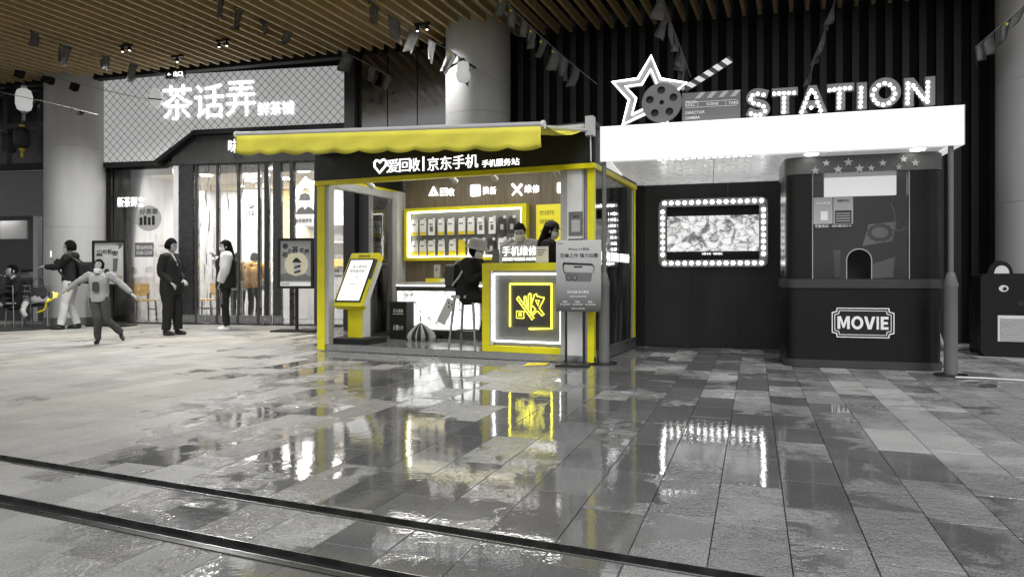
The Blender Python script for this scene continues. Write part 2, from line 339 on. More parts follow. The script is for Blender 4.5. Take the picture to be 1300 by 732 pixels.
while u < 14:
    u0 = u; u += w; ln = rg.choice((.43, .43, .56, .62)); v = 1.2 + rg.random() * ln
    while v < 19:
        l = ln * rg.choice((1, 1, 1, 1.3)); v0 = v; v += l
        q = [(a, b) for a, b in ((u0, v0), (u0 + w, v0), (u0 + w, v0 + l), (u0, v0 + l))]
        gp = .0015
        q = [(u0 + gp, v0 + gp), (u0 + w - gp, v0 + gp), (u0 + w - gp, v0 + l - gp), (u0 + gp, v0 + l - gp)]
        P = [tuple(du * a + dv * b) for a, b in q]
        c = sum((Vector(p) for p in P), Vector((0, 0))) / 4
        if c.y < 1.9 or abs(c.x) > .78 * c.y + 1.2 or c.y > 16.5: continue
        tone = rg.choice((.30, .33, .35, .36, .38, .40)) * (1 + .1 * rg.uniform(-1, 1)); wet = rg.random()
        tx, ty = rg.gauss(0, .0016), rg.gauss(0, .0016); dz = rg.uniform(-.0008, .0008)
        pcs = [clip(P, tn.x, tn.y, D1), clip(clip(P, -tn.x, -tn.y, -(D1 - DW)), tn.x, tn.y, D2), clip(P, -tn.x, -tn.y, -(D2 - DW))]
        for pc in pcs:
            if len(pc) >= 3:
                ar = abs(sum(pc[i][0] * pc[(i + 1) % len(pc)][1] - pc[(i + 1) % len(pc)][0] * pc[i][1] for i in range(len(pc)))) / 2
                if ar > .0015: pieces.append((c.length, abs(c.x) < .745 * c.y + .1, pc, c, tone, wet, tx, ty, dz))
def add_slab(bm, pc, c, tx, ty, dz):
    h = lambda p: dz + (p[0] - c.x) * tx + (p[1] - c.y) * ty
    n = len(pc); cc = sum((Vector(p) for p in pc), Vector((0, 0))) / n; ch = .0025
    ins = []
    for p in pc:
        d = (cc - Vector(p)); ins.append(Vector(p) + d.normalized() * ch * 1.4)
    T = [bm.verts.new((p.x, p.y, h(p))) for p in ins]
    E = [bm.verts.new((p[0], p[1], h(p) - ch)) for p in pc]; B = [bm.verts.new((p[0], p[1], -.029)) for p in pc]
    fs = [bm.faces.new(T)]
    for i in range(n):
        j = (i + 1) % n; fs.append(bm.faces.new((E[i], E[j], T[j], T[i]))); fs.append(bm.faces.new((B[i], B[j], E[j], E[i])))
    return fs
def slab_obj(name, items, kind=None):
    bm = bmesh.new(); lt = bm.faces.layers.float.new('tone'); lw = bm.faces.layers.float.new('wet')
    for _, _, pc, c, tone, wet, tx, ty, dz in items:
        for f in add_slab(bm, pc, c, tx, ty, dz): f[lt] = tone; f[lw] = wet
    bmesh.ops.recalc_face_normals(bm, faces=bm.faces)
    me = bpy.data.meshes.new(name); bm.to_mesh(me); bm.free()
    o = link(name, me, 'stone', ground)
    if kind: o['kind'] = kind
    return o
pieces.sort(key=lambda t: (not t[1], t[0]))
for it in pieces[:300]: slab_obj('paving_slab', [it])
slab_obj('far_paving_slabs', pieces[300:], 'stuff')
for dd, lab in ((D1, 'black drain slot across the wet paving, the one nearer the kiosks'), (D2, 'black drain slot with bright steel edges, nearest the bottom of the picture')):
    t = thing('drain_channel', lab, 'drain', (tn.x * dd, tn.y * dd, 0), 23, 'drain slots across the paving')
    box('channel', 'void', t, -7, 7, -DW, 0, -.0295, -.02)
    box('steel_edge', 'steel', t, -7, 7, -.007, -.001, -.028, .003)
    box('steel_edge', 'steel', t, -7, 7, -DW + .001, -DW + .008, -.028, .004)
    if dd == D2: box('steel_edge', 'darksteel', t, -7, 7, -DW - .03, -DW - .004, -.028, .0045)

# ------------------------------------------------------------------ columns, ceiling, back walls
def column(px, py_note, Y, r, label, rz=0):
    p = at(px, HY, Y); t = thing('column', label, 'column', (p.x, p.y, 0), 0, 'round columns')
    z = 0; 
    for k, (z0, z1) in enumerate(((0, .16), (.162, 2.05), (2.054, 3.75), (3.754, CEIL + .5))):
        MB().cyl(0, 0, z0, z1, r + (.012 if k == 0 else 0), seg=48).build('column_section', 'column' if k else 'mid', t, smooth=True)
    return t
column(95.5, 0, 14.9, .57, 'pale round column between the dark stall and the tea shop')
column(607, 0, 11.95, .56, 'pale round column rising behind the phone kiosk')
column(1324.5, 0, 9.75, .56, 'pale round column behind the black bear box, at the right edge')
ceil = tag(box('ceiling', 'matte_black', None, -16, 16, 8.8, 21, CEIL + .55, CEIL + .65), kind='structure')
cd = Vector((math.sin(R(22.6)), math.cos(R(22.6)))); ca = Vector((cd.y, -cd.x))
bwd = Vector((BW.c, -BW.s)); bwn = Vector((BW.s, BW.c)); bwo = Vector((BW.ox, BW.oy))
sh = bpy.data.meshes.new('ceiling_slat'); _m = MB().box(-.026, .026, -14, 0, 0, .14); _m.b.to_mesh(sh); _m.b.free(); sh.materials.append(M['slat'])
for k in range(-22, 92):
    # back end lies on the back line
    p = bwo + bwd * (k * .236)
    o = bpy.data.objects.new('ceiling_slat', sh); COL.objects.link(o); o.parent = ceil
    ln = 1.0
    o.location = (p.x, p.y, CEIL); o.rotation_euler = (0, 0, R(-22.6)); o.scale = (1, min(1, max(.2, (p.y - 8.6) / cd.y / 14)), 1)
# slatted black wall on the right, glass wall in the middle
sw = thing('slatted_wall', 'black wall of upright slats behind the phone and movie kiosks', 'wall', (BW.ox, BW.oy, 0), BW.deg)
x0, x1 = BW.x(652), 17.5
box('wall_panel', 'void', sw, x0, x1 + 6, .22, .32, 0, CEIL + .6)
sm = bpy.data.meshes.new('slat'); _m = MB().box(-.05, .05, 0, .09, .02, CEIL + .4); _m.b.to_mesh(sm); _m.b.free(); sm.materials.append(M['wallslat'])
x = x0 + .1
while x < x1 + 2:
    o = bpy.data.objects.new('slat', sm); COL.objects.link(o); o.parent = sw; o.location = (x, .1, 0); x += .236
gw = thing('glass_wall', 'dark glass wall mirroring the ceiling between tea shop sign and column', 'wall', (BW.ox, BW.oy, 0), BW.deg)
xa, xb = BW.x(452), BW.x(566)
for i in range(3):
    a = xa + (xb - xa) * i / 3; b_ = xa + (xb - xa) * (i + 1) / 3
    box('glass_pane', 'mirror', gw, a + .01, b_ - .01, .10, .12, 3.0, CEIL + .5)
    box('lower_panel', 'dark', gw, a + .005, b_ - .005, .10, .14, 0, 2.99)
box('frame_post', 'black', gw, xa - .22, xa - .005, -.05, .14, 0, CEIL + .5)
box('upper_beam', 'matte_black', gw, -14, BW.x(652), .13, .3, CEIL - .02, CEIL + .6)
box('backing', 'void', gw, xa - .3, x0 + .3, .3, .4, 0, CEIL + .6)

# ------------------------------------------------------------------ tea shop
def tea_panel_mat():
    m = bpy.data.materials.new('lattice_print'); m.use_nodes = True; nt = m.node_tree; N = nt.nodes; L = nt.links; b = N['Principled BSDF']
    tc = N.new('ShaderNodeTexCoord'); sx = N.new('ShaderNodeSeparateXYZ'); L.new(tc.outputs['Object'], sx.inputs[0])
    def ma(op, a, b_=0, c=0):
        n = N.new('ShaderNodeMath'); n.operation = op
        for i, q in enumerate((a, b_, c)):
            if isinstance(q, (int, float)): n.inputs[i].default_value = q
            else: L.new(q, n.inputs[i])
        return n.outputs[0]
    X, Z = sx.outputs[0], sx.outputs[2]; p = .178
    def cell(e): return ma('ABSOLUTE', ma('SUBTRACT', ma('FRACT', ma('DIVIDE', e, p)), .5))
    d = ma('MAXIMUM', cell(ma('ADD', X, Z)), cell(ma('SUBTRACT', X, Z)))
    d2 = ma('MINIMUM', cell(ma('ADD', X, Z)), cell(ma('SUBTRACT', X, Z)))
    line = ma('GREATER_THAN', d, .452)
    knot = ma('GREATER_THAN', ma('ADD', d, d2), .86)
    ring = ma('MULTIPLY', ma('GREATER_THAN', ma('SINE', ma('MULTIPLY', d, 40)), .3), .62)
    hat = ma('MULTIPLY', ma('GREATER_THAN', ma('SINE', ma('MULTIPLY', Z, 340)), .1), .22)
    v = ma('MAXIMUM', ma('MAXIMUM', line, knot), ma('MAXIMUM', ring, hat))
    mp = N.new('ShaderNodeMapRange'); mp.inputs[3].default_value = sl(205); mp.inputs[4].default_value = sl(48); L.new(v, mp.inputs[0])
    cb = N.new('ShaderNodeCombineColor'); [L.new(mp.outputs[0], cb.inputs[i]) for i in range(3)]
    L.new(cb.outputs[0], b.inputs['Base Color']); L.new(cb.outputs[0], b.inputs['Emission Color']); b.inputs['Emission Strength'].default_value = .55
    b.inputs['Roughness'].default_value = .5
    return m
M['lattice'] = tea_panel_mat()
tea = fthing('tea_shop', 'tea shop with patterned lightbox sign and glass front', 'shop', S)
pts = [S.hit(*p) for p in ((130, 100), (438.5, 83), (438.5, 156), (247, 165), (196, 204), (130, 206.5))]
xs = [S.x(q) for q in (130, 180, 233, 285, 337, 391, 438.5)]
for a, b_ in zip(xs, xs[1:]):
    MB().prism(clip(clip(pts, 1, 0, a + .003), -1, 0, -(b_ - .003)), 0, .12).build('sign_panel', 'lattice', tea)
L0 = [S.hit(*p) for p in ((438.5, 156), (247, 165), (196, 204), (130, 206.5))]
fr_ = [(x, z - .004) for x, z in L0]; lo = [(x + (-.02 if i == 1 else 0), z - .10) for i, (x, z) in enumerate(L0)]
for i in range(3): MB().prism([fr_[i], fr_[i + 1], lo[i + 1], lo[i]], -.03, .14).build('sign_trim', 'black', tea)
zt = pts[0][1]; xl, xr = pts[0][0], pts[1][0]
box('sign_trim', 'black', tea, xl - .12, xl - .004, -.03, .3, 3.3, zt + .03)
box('sign_trim', 'black', tea, xr + .004, xr + .16, -.03, .3, 0, zt + .03)
box('sign_backing', 'void', tea, xl - .1, xr + .1, .15, .3, 3.42, CEIL + .6)
zg = 3.40
x = S.x(140, .14); k = 0
while x < xr:
    x2 = min(x + .3, xr + .1)
    zz = 4.25 if x > S.x(200) else 3.46
    if zz > 3.5: box('fascia_board', 'wood', tea, x + .002, x2 - .002, .125, .148, zg + .02, zz + .05)
    x = x2
textp(S, -.02, '茶', 'sign', tea, 206, 244, 109, 153, 'sign_character', .01, 0)
textp(S, -.02, '话', 'sign', tea, 247, 284, 108, 151, 'sign_character', .01, 0)
textp(S, -.02, '弄', 'sign', tea, 287, 324, 104, 148, 'sign_character', .01, 0)
for ch, a, b_ in (('鲜', 327, 342), ('茶', 343, 357), ('铺', 358, 373)):
    textp(S, -.02, ch, 'sign', tea, a, b_, 130 - (a - 327) * .05, 147 - (a - 327) * .05, 'sign_character', .01, 0)
textp(S, -.03, '味', 'sign', tea, 290, 302, 177, 194, 'sign_character', .01, 0)
lx, lz = S.hit(196, 124, -.02)
lf = [S.hit(*p, -.02) for p in ((191, 122), (195, 113), (200, 112), (205, 118), (207, 127), (204, 134), (198, 138), (192, 132))]
MB().prism(lf, -.06, -.02).build('leaf_logo', 'lantern', tea)
MB().prism([S.hit(*p, -.02) for p in ((190, 125), (208, 126.5), (208, 128), (190, 126.5))], -.065, -.061).build('leaf_vein', 'ink', tea)
# front: frames, panes, plastic door panels, kick plates
GY = .2
def fx(p, y=GY): return S.x(p, y)
posts = [(138, 143, 'black'), (222, 228, 'white'), (229, 247, 'darksteel'), (249, 251.5, 'dark'), (276, 278.5, 'dark'), (302.5, 305, 'dark'), (328.5, 331, 'dark'), (337, 342, 'black'), (348, 358, 'darksteel'), (369, 374, 'darksteel'), (400, 405, 'dark'), (437, 446, 'black')]
for a, b_, m in posts: box('mullion', m, tea, fx(a), fx(b_), GY - .05, GY + .05, 0, zg)
box('door_head', 'darksteel', tea, fx(138), fx(446), GY - .06, GY + .08, zg, zg + .09)
box('threshold', 'darksteel', tea, fx(138), fx(446), GY - .1, GY + .1, 0, .03)
panes = [(143, 222, 'glass'), (251.5, 276, 'door'), (278.5, 302.5, 'door'), (305, 328.5, 'door'), (331, 337, 'door'), (342, 348, 'door'), (358, 369, 'glass'), (374, 400, 'glass'), (405, 437, 'glass')]
for a, b_, m in panes: box('glass_pane', m, tea, fx(a) + .003, fx(b_) - .003, GY - .006, GY + .006, .031, zg - .002)
for a, b_ in ((229, 250), (251.5, 276), (278.5, 302.5), (305, 328.5), (331, 347), (349, 361)):
    kp = box('kick_plate', 'mid', tea, fx(a) + .01, fx(b_) - .01, GY - .058, GY - .02, .04, .2)
    c = (fx(a) + fx(b_)) / 2
    MB().tube([(c, GY - .07, .12), (c, GY - .058, .12)], .025, 10).build('bolt', 'steel', kp)
# interior
IY = 4.2
box('shop_floor', 'shopfloor', tea, fx(138), fx(446), GY + .1, IY + .6, .0, .02)
box('shop_ceiling', 'beige', tea, fx(120), fx(470), GY + .1, IY + .6, 3.38, 3.44)
box('side_wall', 'marble', tea, fx(133), fx(138) - .02, GY + .1, IY, 0, 3.38)
box('side_wall', 'marble', tea, fx(446) + .35, fx(446) + .45, GY + .1, IY, 0, 3.38)
walls = [(135, 200, 'marble'), (200, 216, 'marble'), (216, 229, 'warmwall'), (229, 248, 'marble'), (248, 275, 'warmwall'), (275, 303, 'marble'), (303, 352, 'marble'), (352, 372, 'warmwall'), (372, 395, 'beige'), (395, 445, 'white'), (445, 475, 'dark')]
for i, (a, b_, m) in enumerate(walls): box('back_wall_panel', m, tea, S.x(a, IY) + .004, S.x(b_, IY) - .004, IY, IY + .06 + .004 * i, .02, 3.37)
for px, yy in ((160, .9), (205, 2.2), (262, 1.4), (318, 2.4), (296, 3.4), (385, 1.2), (392, 2.8), (425, 1.6), (362, 2.2), (240, 3.0), (180, 3.4)):
    MB().cyl(S.x(px, yy), yy, 3.365, 3.379, .13, seg=16).build('downlight', 'lamp', tea)
for a, b_, yy in ((145, 215, .4), (255, 335, .4), (365, 435, .4), (150, 300, 3.0), (330, 430, 2.9)): box('light_panel', 'lamp', tea, S.x(a, yy), S.x(b_, yy), yy, yy + .35, 3.366, 3.379); box('light_cove', 'beige', tea, S.x(a, yy) - .1, S.x(b_, yy) + .1, yy - .05, yy - .01, 3.24, 3.379)  # added glowing panels brighten the interior, each hidden by an added drop beam
# shelf wall seen at the right of the front
for zz in (1.0, 1.45, 1.9, 2.35): box('shelf', 'white', tea, S.x(375, 3.6), S.x(445, 3.6), 3.6, 4.18, zz, zz + .03)
textp(S, GY - .012, '新茶鲜来', 'signsoft', tea, 149, 183, 250, 263, 'window_lettering', .003, .03)
def sticker(pl, pr, pt, pb, y=GY - .012):
    x0, z1 = S.hit(pl, pt, y); x1, z0 = S.hit(pr, pb, y); return x0, x1, z0, z1
a = sticker(172, 205, 261, 293)
st = plate('window_sticker', [circ((a[0] + a[1]) / 2, (a[2] + a[3]) / 2, (a[1] - a[0]) / 2, 20, (a[3] - a[2]) / 2)], 'light', tea, GY - .01, .003)
for i in range(4): box('print', 'ink', st, *(lambda q: (q, q + .07))(a[0] + .1 + i * .1), GY - .0125, GY - .0105, a[2] + .13, a[2] + .3 + .03 * (i % 2))
text('lettering', '好茶聚', 'ink', st, a[0] + .1, a[1] - .08, a[3] - .2, a[3] - .07, GY - .0105, .002, .02)
a = sticker(171, 195, 308, 326); st = box('window_sticker', 'mid', tea, a[0], a[1], GY - .011, GY - .008, a[2], a[3])
text('lettering', '营业时间', 'printw', st, a[0] + .04, a[1] - .04, a[2] + .16, a[3] - .06, GY - .0115, .001, .01)
text('lettering', '10:00-22:00', 'printw', st, a[0] + .04, a[1] - .04, a[2] + .05, a[2] + .13, GY - .0115, .001, .01)
for pl, pr, pt, pb, ang in ((196, 200, 298, 324, 0), (190, 204, 312, 330, 1)):
    a = sticker(pl, pr, pt, pb); MB().prism(rect(*a) if not ang else [(a[0], a[3]), (a[0] + .05, a[3] + .02), (a[1], a[2]), (a[1] - .05, a[2])], GY - .011, GY - .008).build('window_sticker', 'printw', tea)
# things inside and hanging in the shop
def inside(name, label, cat, px, y, group=None, z=.02):
    p = S.world(S.x(px, y), y, z); return thing(name, label, cat, p, S.deg, group)
def shop_chair(px, y, label, m, rz):
    t = inside('wooden_chair', label, 'chair', px, y, 'chairs in the tea shop'); t.rotation_euler.z += R(rz)
    for sx in (-.2, .2):
        for sy in (-.2, .2): MB().tube([(sx * 1.1, sy * 1.1, 0), (sx, sy, .44 if sy < 0 else .62)], .02, 8).build('leg', 'dark', t)
    MB().prism(rrect(-.25, .25, -.24, .24, .08), .44, .475, 'xy').build('seat', m, t, bevel=.008)
    MB().loft([[(x_, .22 + .06 * math.sin((x_ + .25) * 6.28) + d, z_) for x_ in [-.25 + .05 * i for i in range(11)] for d in (0,)] + [(x_, .25 + .06 * math.sin((x_ + .25) * 6.28), z_) for x_ in [.25 - .05 * i for i in range(11)]] for z_ in (.56, .72, .84)]).build('backrest', m, t, smooth=True)
    for sx in (-.21, .21): MB().tube([(sx, -.2, .25), (sx, .2, .25)], .012, 6).build('stretcher', 'dark', t)
shop_chair(181, .85, 'yellow backed wooden chair behind the left shop window', 'warmwood', 60)
shop_chair(262, 1.6, 'low wooden chair behind the plastic doors left of the woman in the vest', 'warmwood', -30)
t = inside('hanging_sign', 'small dark lightbox sign hanging behind the doors', 'sign', 318, .9, z=0)
a0, z1 = S.hit(308, 219, .9); a1, z0 = S.hit(328, 227, .9); c = S.x(318, .9)
box('box', 'dark', t, a0 - c, a1 - c, 0, .05, z0, z1); text('lettering', '茶话弄', 'sign', t, a0 - c + .05, a1 - c - .05, z0 + .03, z1 - .03, -.001, .004, .03)
for q in (-.1, .1): MB().tube([(q, .025, z1), (q, .025, 3.37)], .006, 5).build('rod', 'dark', t)
t = inside('hanging_banner', 'pale hanging banner with dark characters inside the tea shop', 'banner', 320, 1.5, z=0)
b0, z1 = S.hit(309, 240, 1.5); b1, z0 = S.hit(335, 292, 1.5); c = S.x(320, 1.5)
MB().prism([(b0 - c, z1), (b1 - c, z1 - .02), (b1 - c - .02, z0), (b0 - c + .08, z0 + .02)], 0, .01).build('cloth', 'paper', t)
text('lettering', '寻\n味', 'ink', t, -.12, .1, z0 + .3, z0 + .62, -.001, .003, .02); MB().tube([(b0 - c - .02, .005, z1), (b1 - c + .02, .005, z1)], .012, 6).build('rod', 'dark', t)
for q in (b0 - c, b1 - c): MB().tube([(q, .005, z1), (q, .005, 3.37)], .004, 5).build('cord', 'string', t)
t = inside('house_frame', 'white house shaped frame around a staff portrait in the tea shop', 'sign', 386, 1.0, z=0)
def hz(px, py): x_, z_ = S.hit(px, py, 1.0); return (x_ - S.x(386, 1.0), z_)
plate('gable', [[hz(367, 250), hz(387.5, 224), hz(405, 248), hz(405, 255), hz(387.5, 235), hz(370, 258)]], 'signsoft', t, 0, .05)
box('portrait', 'paper', t, hz(372, 0)[0], hz(402, 0)[0], .02, .04, hz(0 + 387, 272)[1], hz(387, 246)[1])
q = hz(387, 257); MB().prism(circ(q[0], q[1], .1, 16, .13), .012, .018).build('portrait_face', 'skin', t)
MB().prism([hz(379, 254), hz(381, 247), (hz(387, 245)), hz(393, 247), hz(394, 254)], .005, .011).build('portrait_cap', 'ink', t)
MB().prism([hz(375, 272), hz(378, 265), hz(384, 262), hz(387, 266), hz(391, 262), hz(397, 265), hz(400, 272)], .005, .011).build('portrait_shirt', 'ink', t)
pb = box('plaque', 'paper', t, hz(374, 0)[0], hz(402, 0)[0], .0, .02, hz(387, 286)[1], hz(387, 275)[1])
text('lettering', '好茶推荐官', 'ink', pb, hz(375, 0)[0], hz(396, 0)[0], hz(387, 283)[1], hz(387, 277)[1], -.001, .002, .02)
for q in (hz(370, 0)[0], hz(404, 0)[0]): MB().tube([(q, .03, hz(387, 250)[1]), (q, .03, 3.37)], .006, 5).build('cord', 'dark', t)
t = inside('service_counter', 'white tea shop counter with a lit yellow shelf edge', 'counter', 400, 2.2)
box('counter_body', 'white', t, -1.0, 1.4, 0, .6, 0, 1.05, .01); box('counter_top', 'light', t, -1.05, 1.45, -.05, .65, 1.052, 1.09)
box('lit_edge', mat('lit_yellow_edge', (.7, .5, .1), .5, emit=(1, .72, .2), es=1.1), t, -.7, 1.3, .1, .14, 1.25, 1.42); box('glass_guard', 'glass', t, -1.0, 1.4, .02, .03, 1.092, 1.5)
for i, (xx, hh) in enumerate(((-.5, .2), (-.1, .28), (.35, .22), (.8, .3))):
    p = S.world(S.x(400, 2.2) + xx, 2.6, 1.112); c_ = thing('tea_canister', ('short', 'tall grey', 'squat', 'tallest')[i] + ' steel canister on the tea shop counter, number %s from the left' % ('one', 'two', 'three', 'four')[i], 'canister', p, S.deg, 'canisters on the tea counter')
    MB().lathe(((.001, 0), (.07, 0), (.07, hh), (.06, hh + .02)), seg=14).build('body', 'steel', c_, smooth=True); MB().lathe(((.055, hh + .02), (.05, hh + .05), (.01, hh + .06)), seg=12).build('lid', 'dark', c_)
t = inside('cafe_table', 'small white table below the orange jacket behind the doors', 'table', 322, .9)
box('tabletop', 'white', t, -.4, .45, -.3, .3, .70, .9, .01)
for sx in (-.3, .35): MB().tube([(sx, 0, 0), (sx, 0, .70)], .03, 10).build('leg', 'steel', t)

# ------------------------------------------------------------------ dark stall at the far left
LB = F(-11.9, 15.6, 10)
stall = fthing('food_stall', 'dark framed food stall at the far left edge', 'shop', LB)
def lb(px, py, y=0): return LB.hit(px, py, y)
xe = LB.x(70)
box('back_wall', 'dark', stall, -3, xe + .8, 2.2, 2.3, 0, CEIL + .6)
box('floor', 'shopfloor', stall, -3, xe, 0, 2.2, 0, .03)
for py, h, m in ((212, .16, 'matte_black'), (160, .12, 'dark'), (112, .14, 'matte_black')):
    z = lb(30, py)[1]; box('beam', m, stall, -3, xe, -.04, .1, z - h / 2, z + h / 2)
for px in (51, 8): x = LB.x(px); box('frame_post', 'dark', stall, x - .05, x + .05, -.03, .1, lb(30, 212)[1], CEIL + .4)
z1 = lb(30, 216)[1]; z0 = lb(30, 274)[1]
for i in range(3): box('fascia_panel', 'mid', stall, -3 + i * (xe + 3) / 3 + .004, -3 + (i + 1) * (xe + 3) / 3 - .004, 0, .06, z0, z1 - .05)
box('fascia_light', 'light', stall, -3, xe, -.02, .0, z1 - .03, z1)
for px in (45, 61): x = LB.x(px); box('door_post', 'light' if px == 45 else 'dark', stall, x - .06, x + .06, 0, .12, .03, z0 - .005)
box('menu_board', 'light', stall, LB.x(0, 1.2), LB.x(34, 1.2), 1.2, 1.25, lb(20, 303, 1.2)[1], lb(20, 280, 1.2)[1])
box('stall_lamp', 'lampw', stall, -1.2, -.4, .8, 1.1, z0 + .3, z0 + .33)
ct = fthing('stall_counter', 'dark counter inside the far left stall with a pale top', 'counter', LB)
z = lb(30, 375, .3)[1]; box('counter_body', 'dark', ct, -2.5, xe - .05, .3, .8, .03, z - .04); box('counter_top', 'light', ct, -2.55, xe - .04, .25, .85, z - .038, z)
box('glass_guard', 'glass', ct, -2.5, xe - .05, .29, .3, z + .002, z + .42)
p = LB.world(LB.x(24, .55), .55, z); t = thing('display_cabinet', 'small pale glass display cabinet on the stall counter', 'cabinet', p, 10)
box('shell', 'light', t, -.24, .24, .02, .2, 0, .55); box('top', 'dark', t, -.26, .26, -.2, .21, .552, .6); box('glass_front', 'glass', t, -.24, .24, -.19, -.18, 0, .55); box('tray', 'white', t, -.22, .22, -.17, .01, .2, .22)
mt = thing('floor_mat', 'dark mat under the seats at the far left', 'mat', (0, 0, 0))
a = [gnd(-60, 424), gnd(45, 419), gnd(76, 416.5), gnd(60, 413), gnd(-60, 412)]
MB().prism([(v.x, v.y) for v in a], .004, .03, 'xy').build('mat_sheet', 'dark', mt)
def lantern(px, py, Y, h, r, m, label, tassel='string', hang=CEIL):
    p = at(px, py, Y); t = thing('paper_lantern', label, 'lantern', p, 0, 'hanging lanterns')
    MB().lathe(((r * .35, -h / 2), (r * .8, -h * .42), (r, -h * .2), (r, h * .2), (r * .8, h * .42), (r * .35, h / 2)), seg=18).build('shade', m, t, smooth=True)
    MB().cyl(0, 0, h / 2, h / 2 + .05, r * .36).build('cap', 'pyellow' if tassel == 'pyellow' else 'white', t); MB().cyl(0, 0, -h / 2 - .04, -h / 2, r * .33).build('base_ring', tassel, t)
    MB().lathe(((.005, -h / 2 - .2), (.03, -h / 2 - .18), (.02, -h / 2 - .045)), seg=8).build('tassel', tassel, t)
    MB().tube([(0, 0, h / 2 + .05), (0, 0, hang - p.z)], .006, 5).build('cord', 'string', t)
lantern(30.5, 127, 14.0, .46, .15, 'lantern', 'white glowing paper lantern hanging left of the pale column')
lantern(28, 175, 14.9, .46, .155, 'lanternd', 'dark lantern with a yellow tassel, below the white one', 'pyellow')
lantern(11, 181, 15.6, .5, .16, 'lanternd', 'dark lantern without tassel colour, nearest the left edge', 'dark')

# ------------------------------------------------------------------ phone kiosk
PZ = .09                                          # floor of the kiosk platform
kio = fthing('phone_kiosk', 'black and yellow phone recycling kiosk with scalloped awning', 'kiosk', K)
box('platform_edge', 'steel', kio, 0, KL, -.012, -.002, .006, PZ - .004)
box('platform', 'darksteel', kio, 0, KL, 0, KD, .005, PZ - .012)
n = 10
for i in range(n):
    for j in range(5):
        box('floor_tile', 'kfloor', kio, i * KL / n + .002, (i + 1) * KL / n - .002, j * KD / 5 + .002, (j + 1) * KD / 5 - .002, PZ - .011, PZ + .0003 * ((i + j) % 3))
KT = 2.74
box('fascia', 'black', kio, -.02, KL + .02, -.05, .02, KZ + .055, KT)
box('fascia_trim', 'yellow', kio, -.022, KL + .022, -.062, .03, KZ - .005, KZ + .053)
box('fascia', 'black', kio, -.02, .05, .022, KD, KZ + .15, KT); box('fascia', 'black', kio, KL - .03, KL + .02, .022, KD, KZ + .055, KT)
box('side_trim', 'yellow', kio, -.022, .04, .032, KD, KZ + .11, KZ + .148); box('side_beam', 'light', kio, -.018, .06, .034, KD - .3, KZ + .0, KZ + .108)
box('side_trim', 'yellow', kio, KL - .05, KL + .022, .032, KD, KZ - .005, KZ + .053)
box('roof', 'dark', kio, -.02, KL + .02, .0, KD + .05, KT + .002, KT + .06)
box('inner_ceiling', 'white', kio, .06, KL - .06, .03, KD - .02, KT - .06, KT - .03)
for yy in (.35, 1.1): box('ceiling_light', 'lampw', kio, .4, KL - .4, yy, yy + .12, KT - .085, KT - .065)  # unseen glowing strips added above the opening to light the kiosk inside
for px in (468, 574, 625, 705):
    xx = K.x(px, .35)
    tl = MB().tube([(xx, .35, KT - .06), (xx, .35, KZ + .05)], .018, 8).build('track_lamp', 'black' if px == 468 else 'white', kio)
    MB().tube([(xx, .31, KZ + .06), (xx + .02, .42, KZ - .0)], [.03, .04], 10).build('lamp_head', 'white', tl)
post = box('corner_post', 'yellow', kio, 0, .125, -.03, .1, PZ - .08, KZ - .008); box('post_strip', 'light', kio, .127, .185, -.02, .1, PZ, KZ - .008)
xa, xb = K.x(712), K.x(741)
for i in range(4):
    a = xa + (xb - xa) * (0, .16, .3, .98)[i]; b_ = xa + (xb - xa) * (.15, .29, .96, 1.0)[i]
    box('silver_panel', 'light' if i < 2 else 'white', kio, a, b_, -.01 - (.01 if i == 2 else 0), .2, PZ, KZ - .008)
box('corner_post', 'yellow', kio, KL - .075, KL, -.02, .06, PZ - .08, KZ - .008); box('post_strip', 'brushed', kio, xb + .012, KL - .078, .0, .05, PZ, KZ - .008)
box('side_glass', 'kglass', kio, KL - .03, KL - .02, .07, KD - .12, PZ + .06, KZ - .01)
box('side_sill', 'brushed', kio, KL - .06, KL + .01, .065, KD - .005, PZ - .08, PZ + .055)
box('corner_post', 'yellow', kio, KL - .045, KL + .004, KD - .11, KD - .01, PZ + .06, KZ - .008); box('post_strip', 'light', kio, KL - .055, KL - .01, KD - .17, KD - .115, PZ + .06, KZ - .01)
dg = box('door_leaf', 'brushed', kio, -.01, .03, 1.2, 1.26, PZ, KZ + .0); box('door_leaf', 'brushed', kio, -.01, .03, 1.74, 1.8, PZ, KZ + .0)
box('door_glass', 'kglass', kio, .005, .012, 1.262, 1.738, PZ + .05, KZ - .05); box('door_rail', 'brushed', kio, -.01, .03, 1.262, 1.738, PZ, PZ + .05); box('door_rail', 'brushed', kio, -.01, .03, 1.262, 1.738, 1.2, 1.23)
MB().tube([(-.05, 1.72, 1.0), (-.05, 1.72, 1.3)], .012, 8).build('door_handle', 'steel', kio)
box('pillar', 'white', kio, -.01, .12, 1.802, KD - .01, PZ, KZ + .12)
i = 0; x = .122
while x < KL - .06:
    box('wall_board', 'kioskwood', kio, x + .0015, min(x + .196, KL - .06), KD - .05 - .002 * (i % 2), KD, PZ, KT - .062); x += .198; i += 1
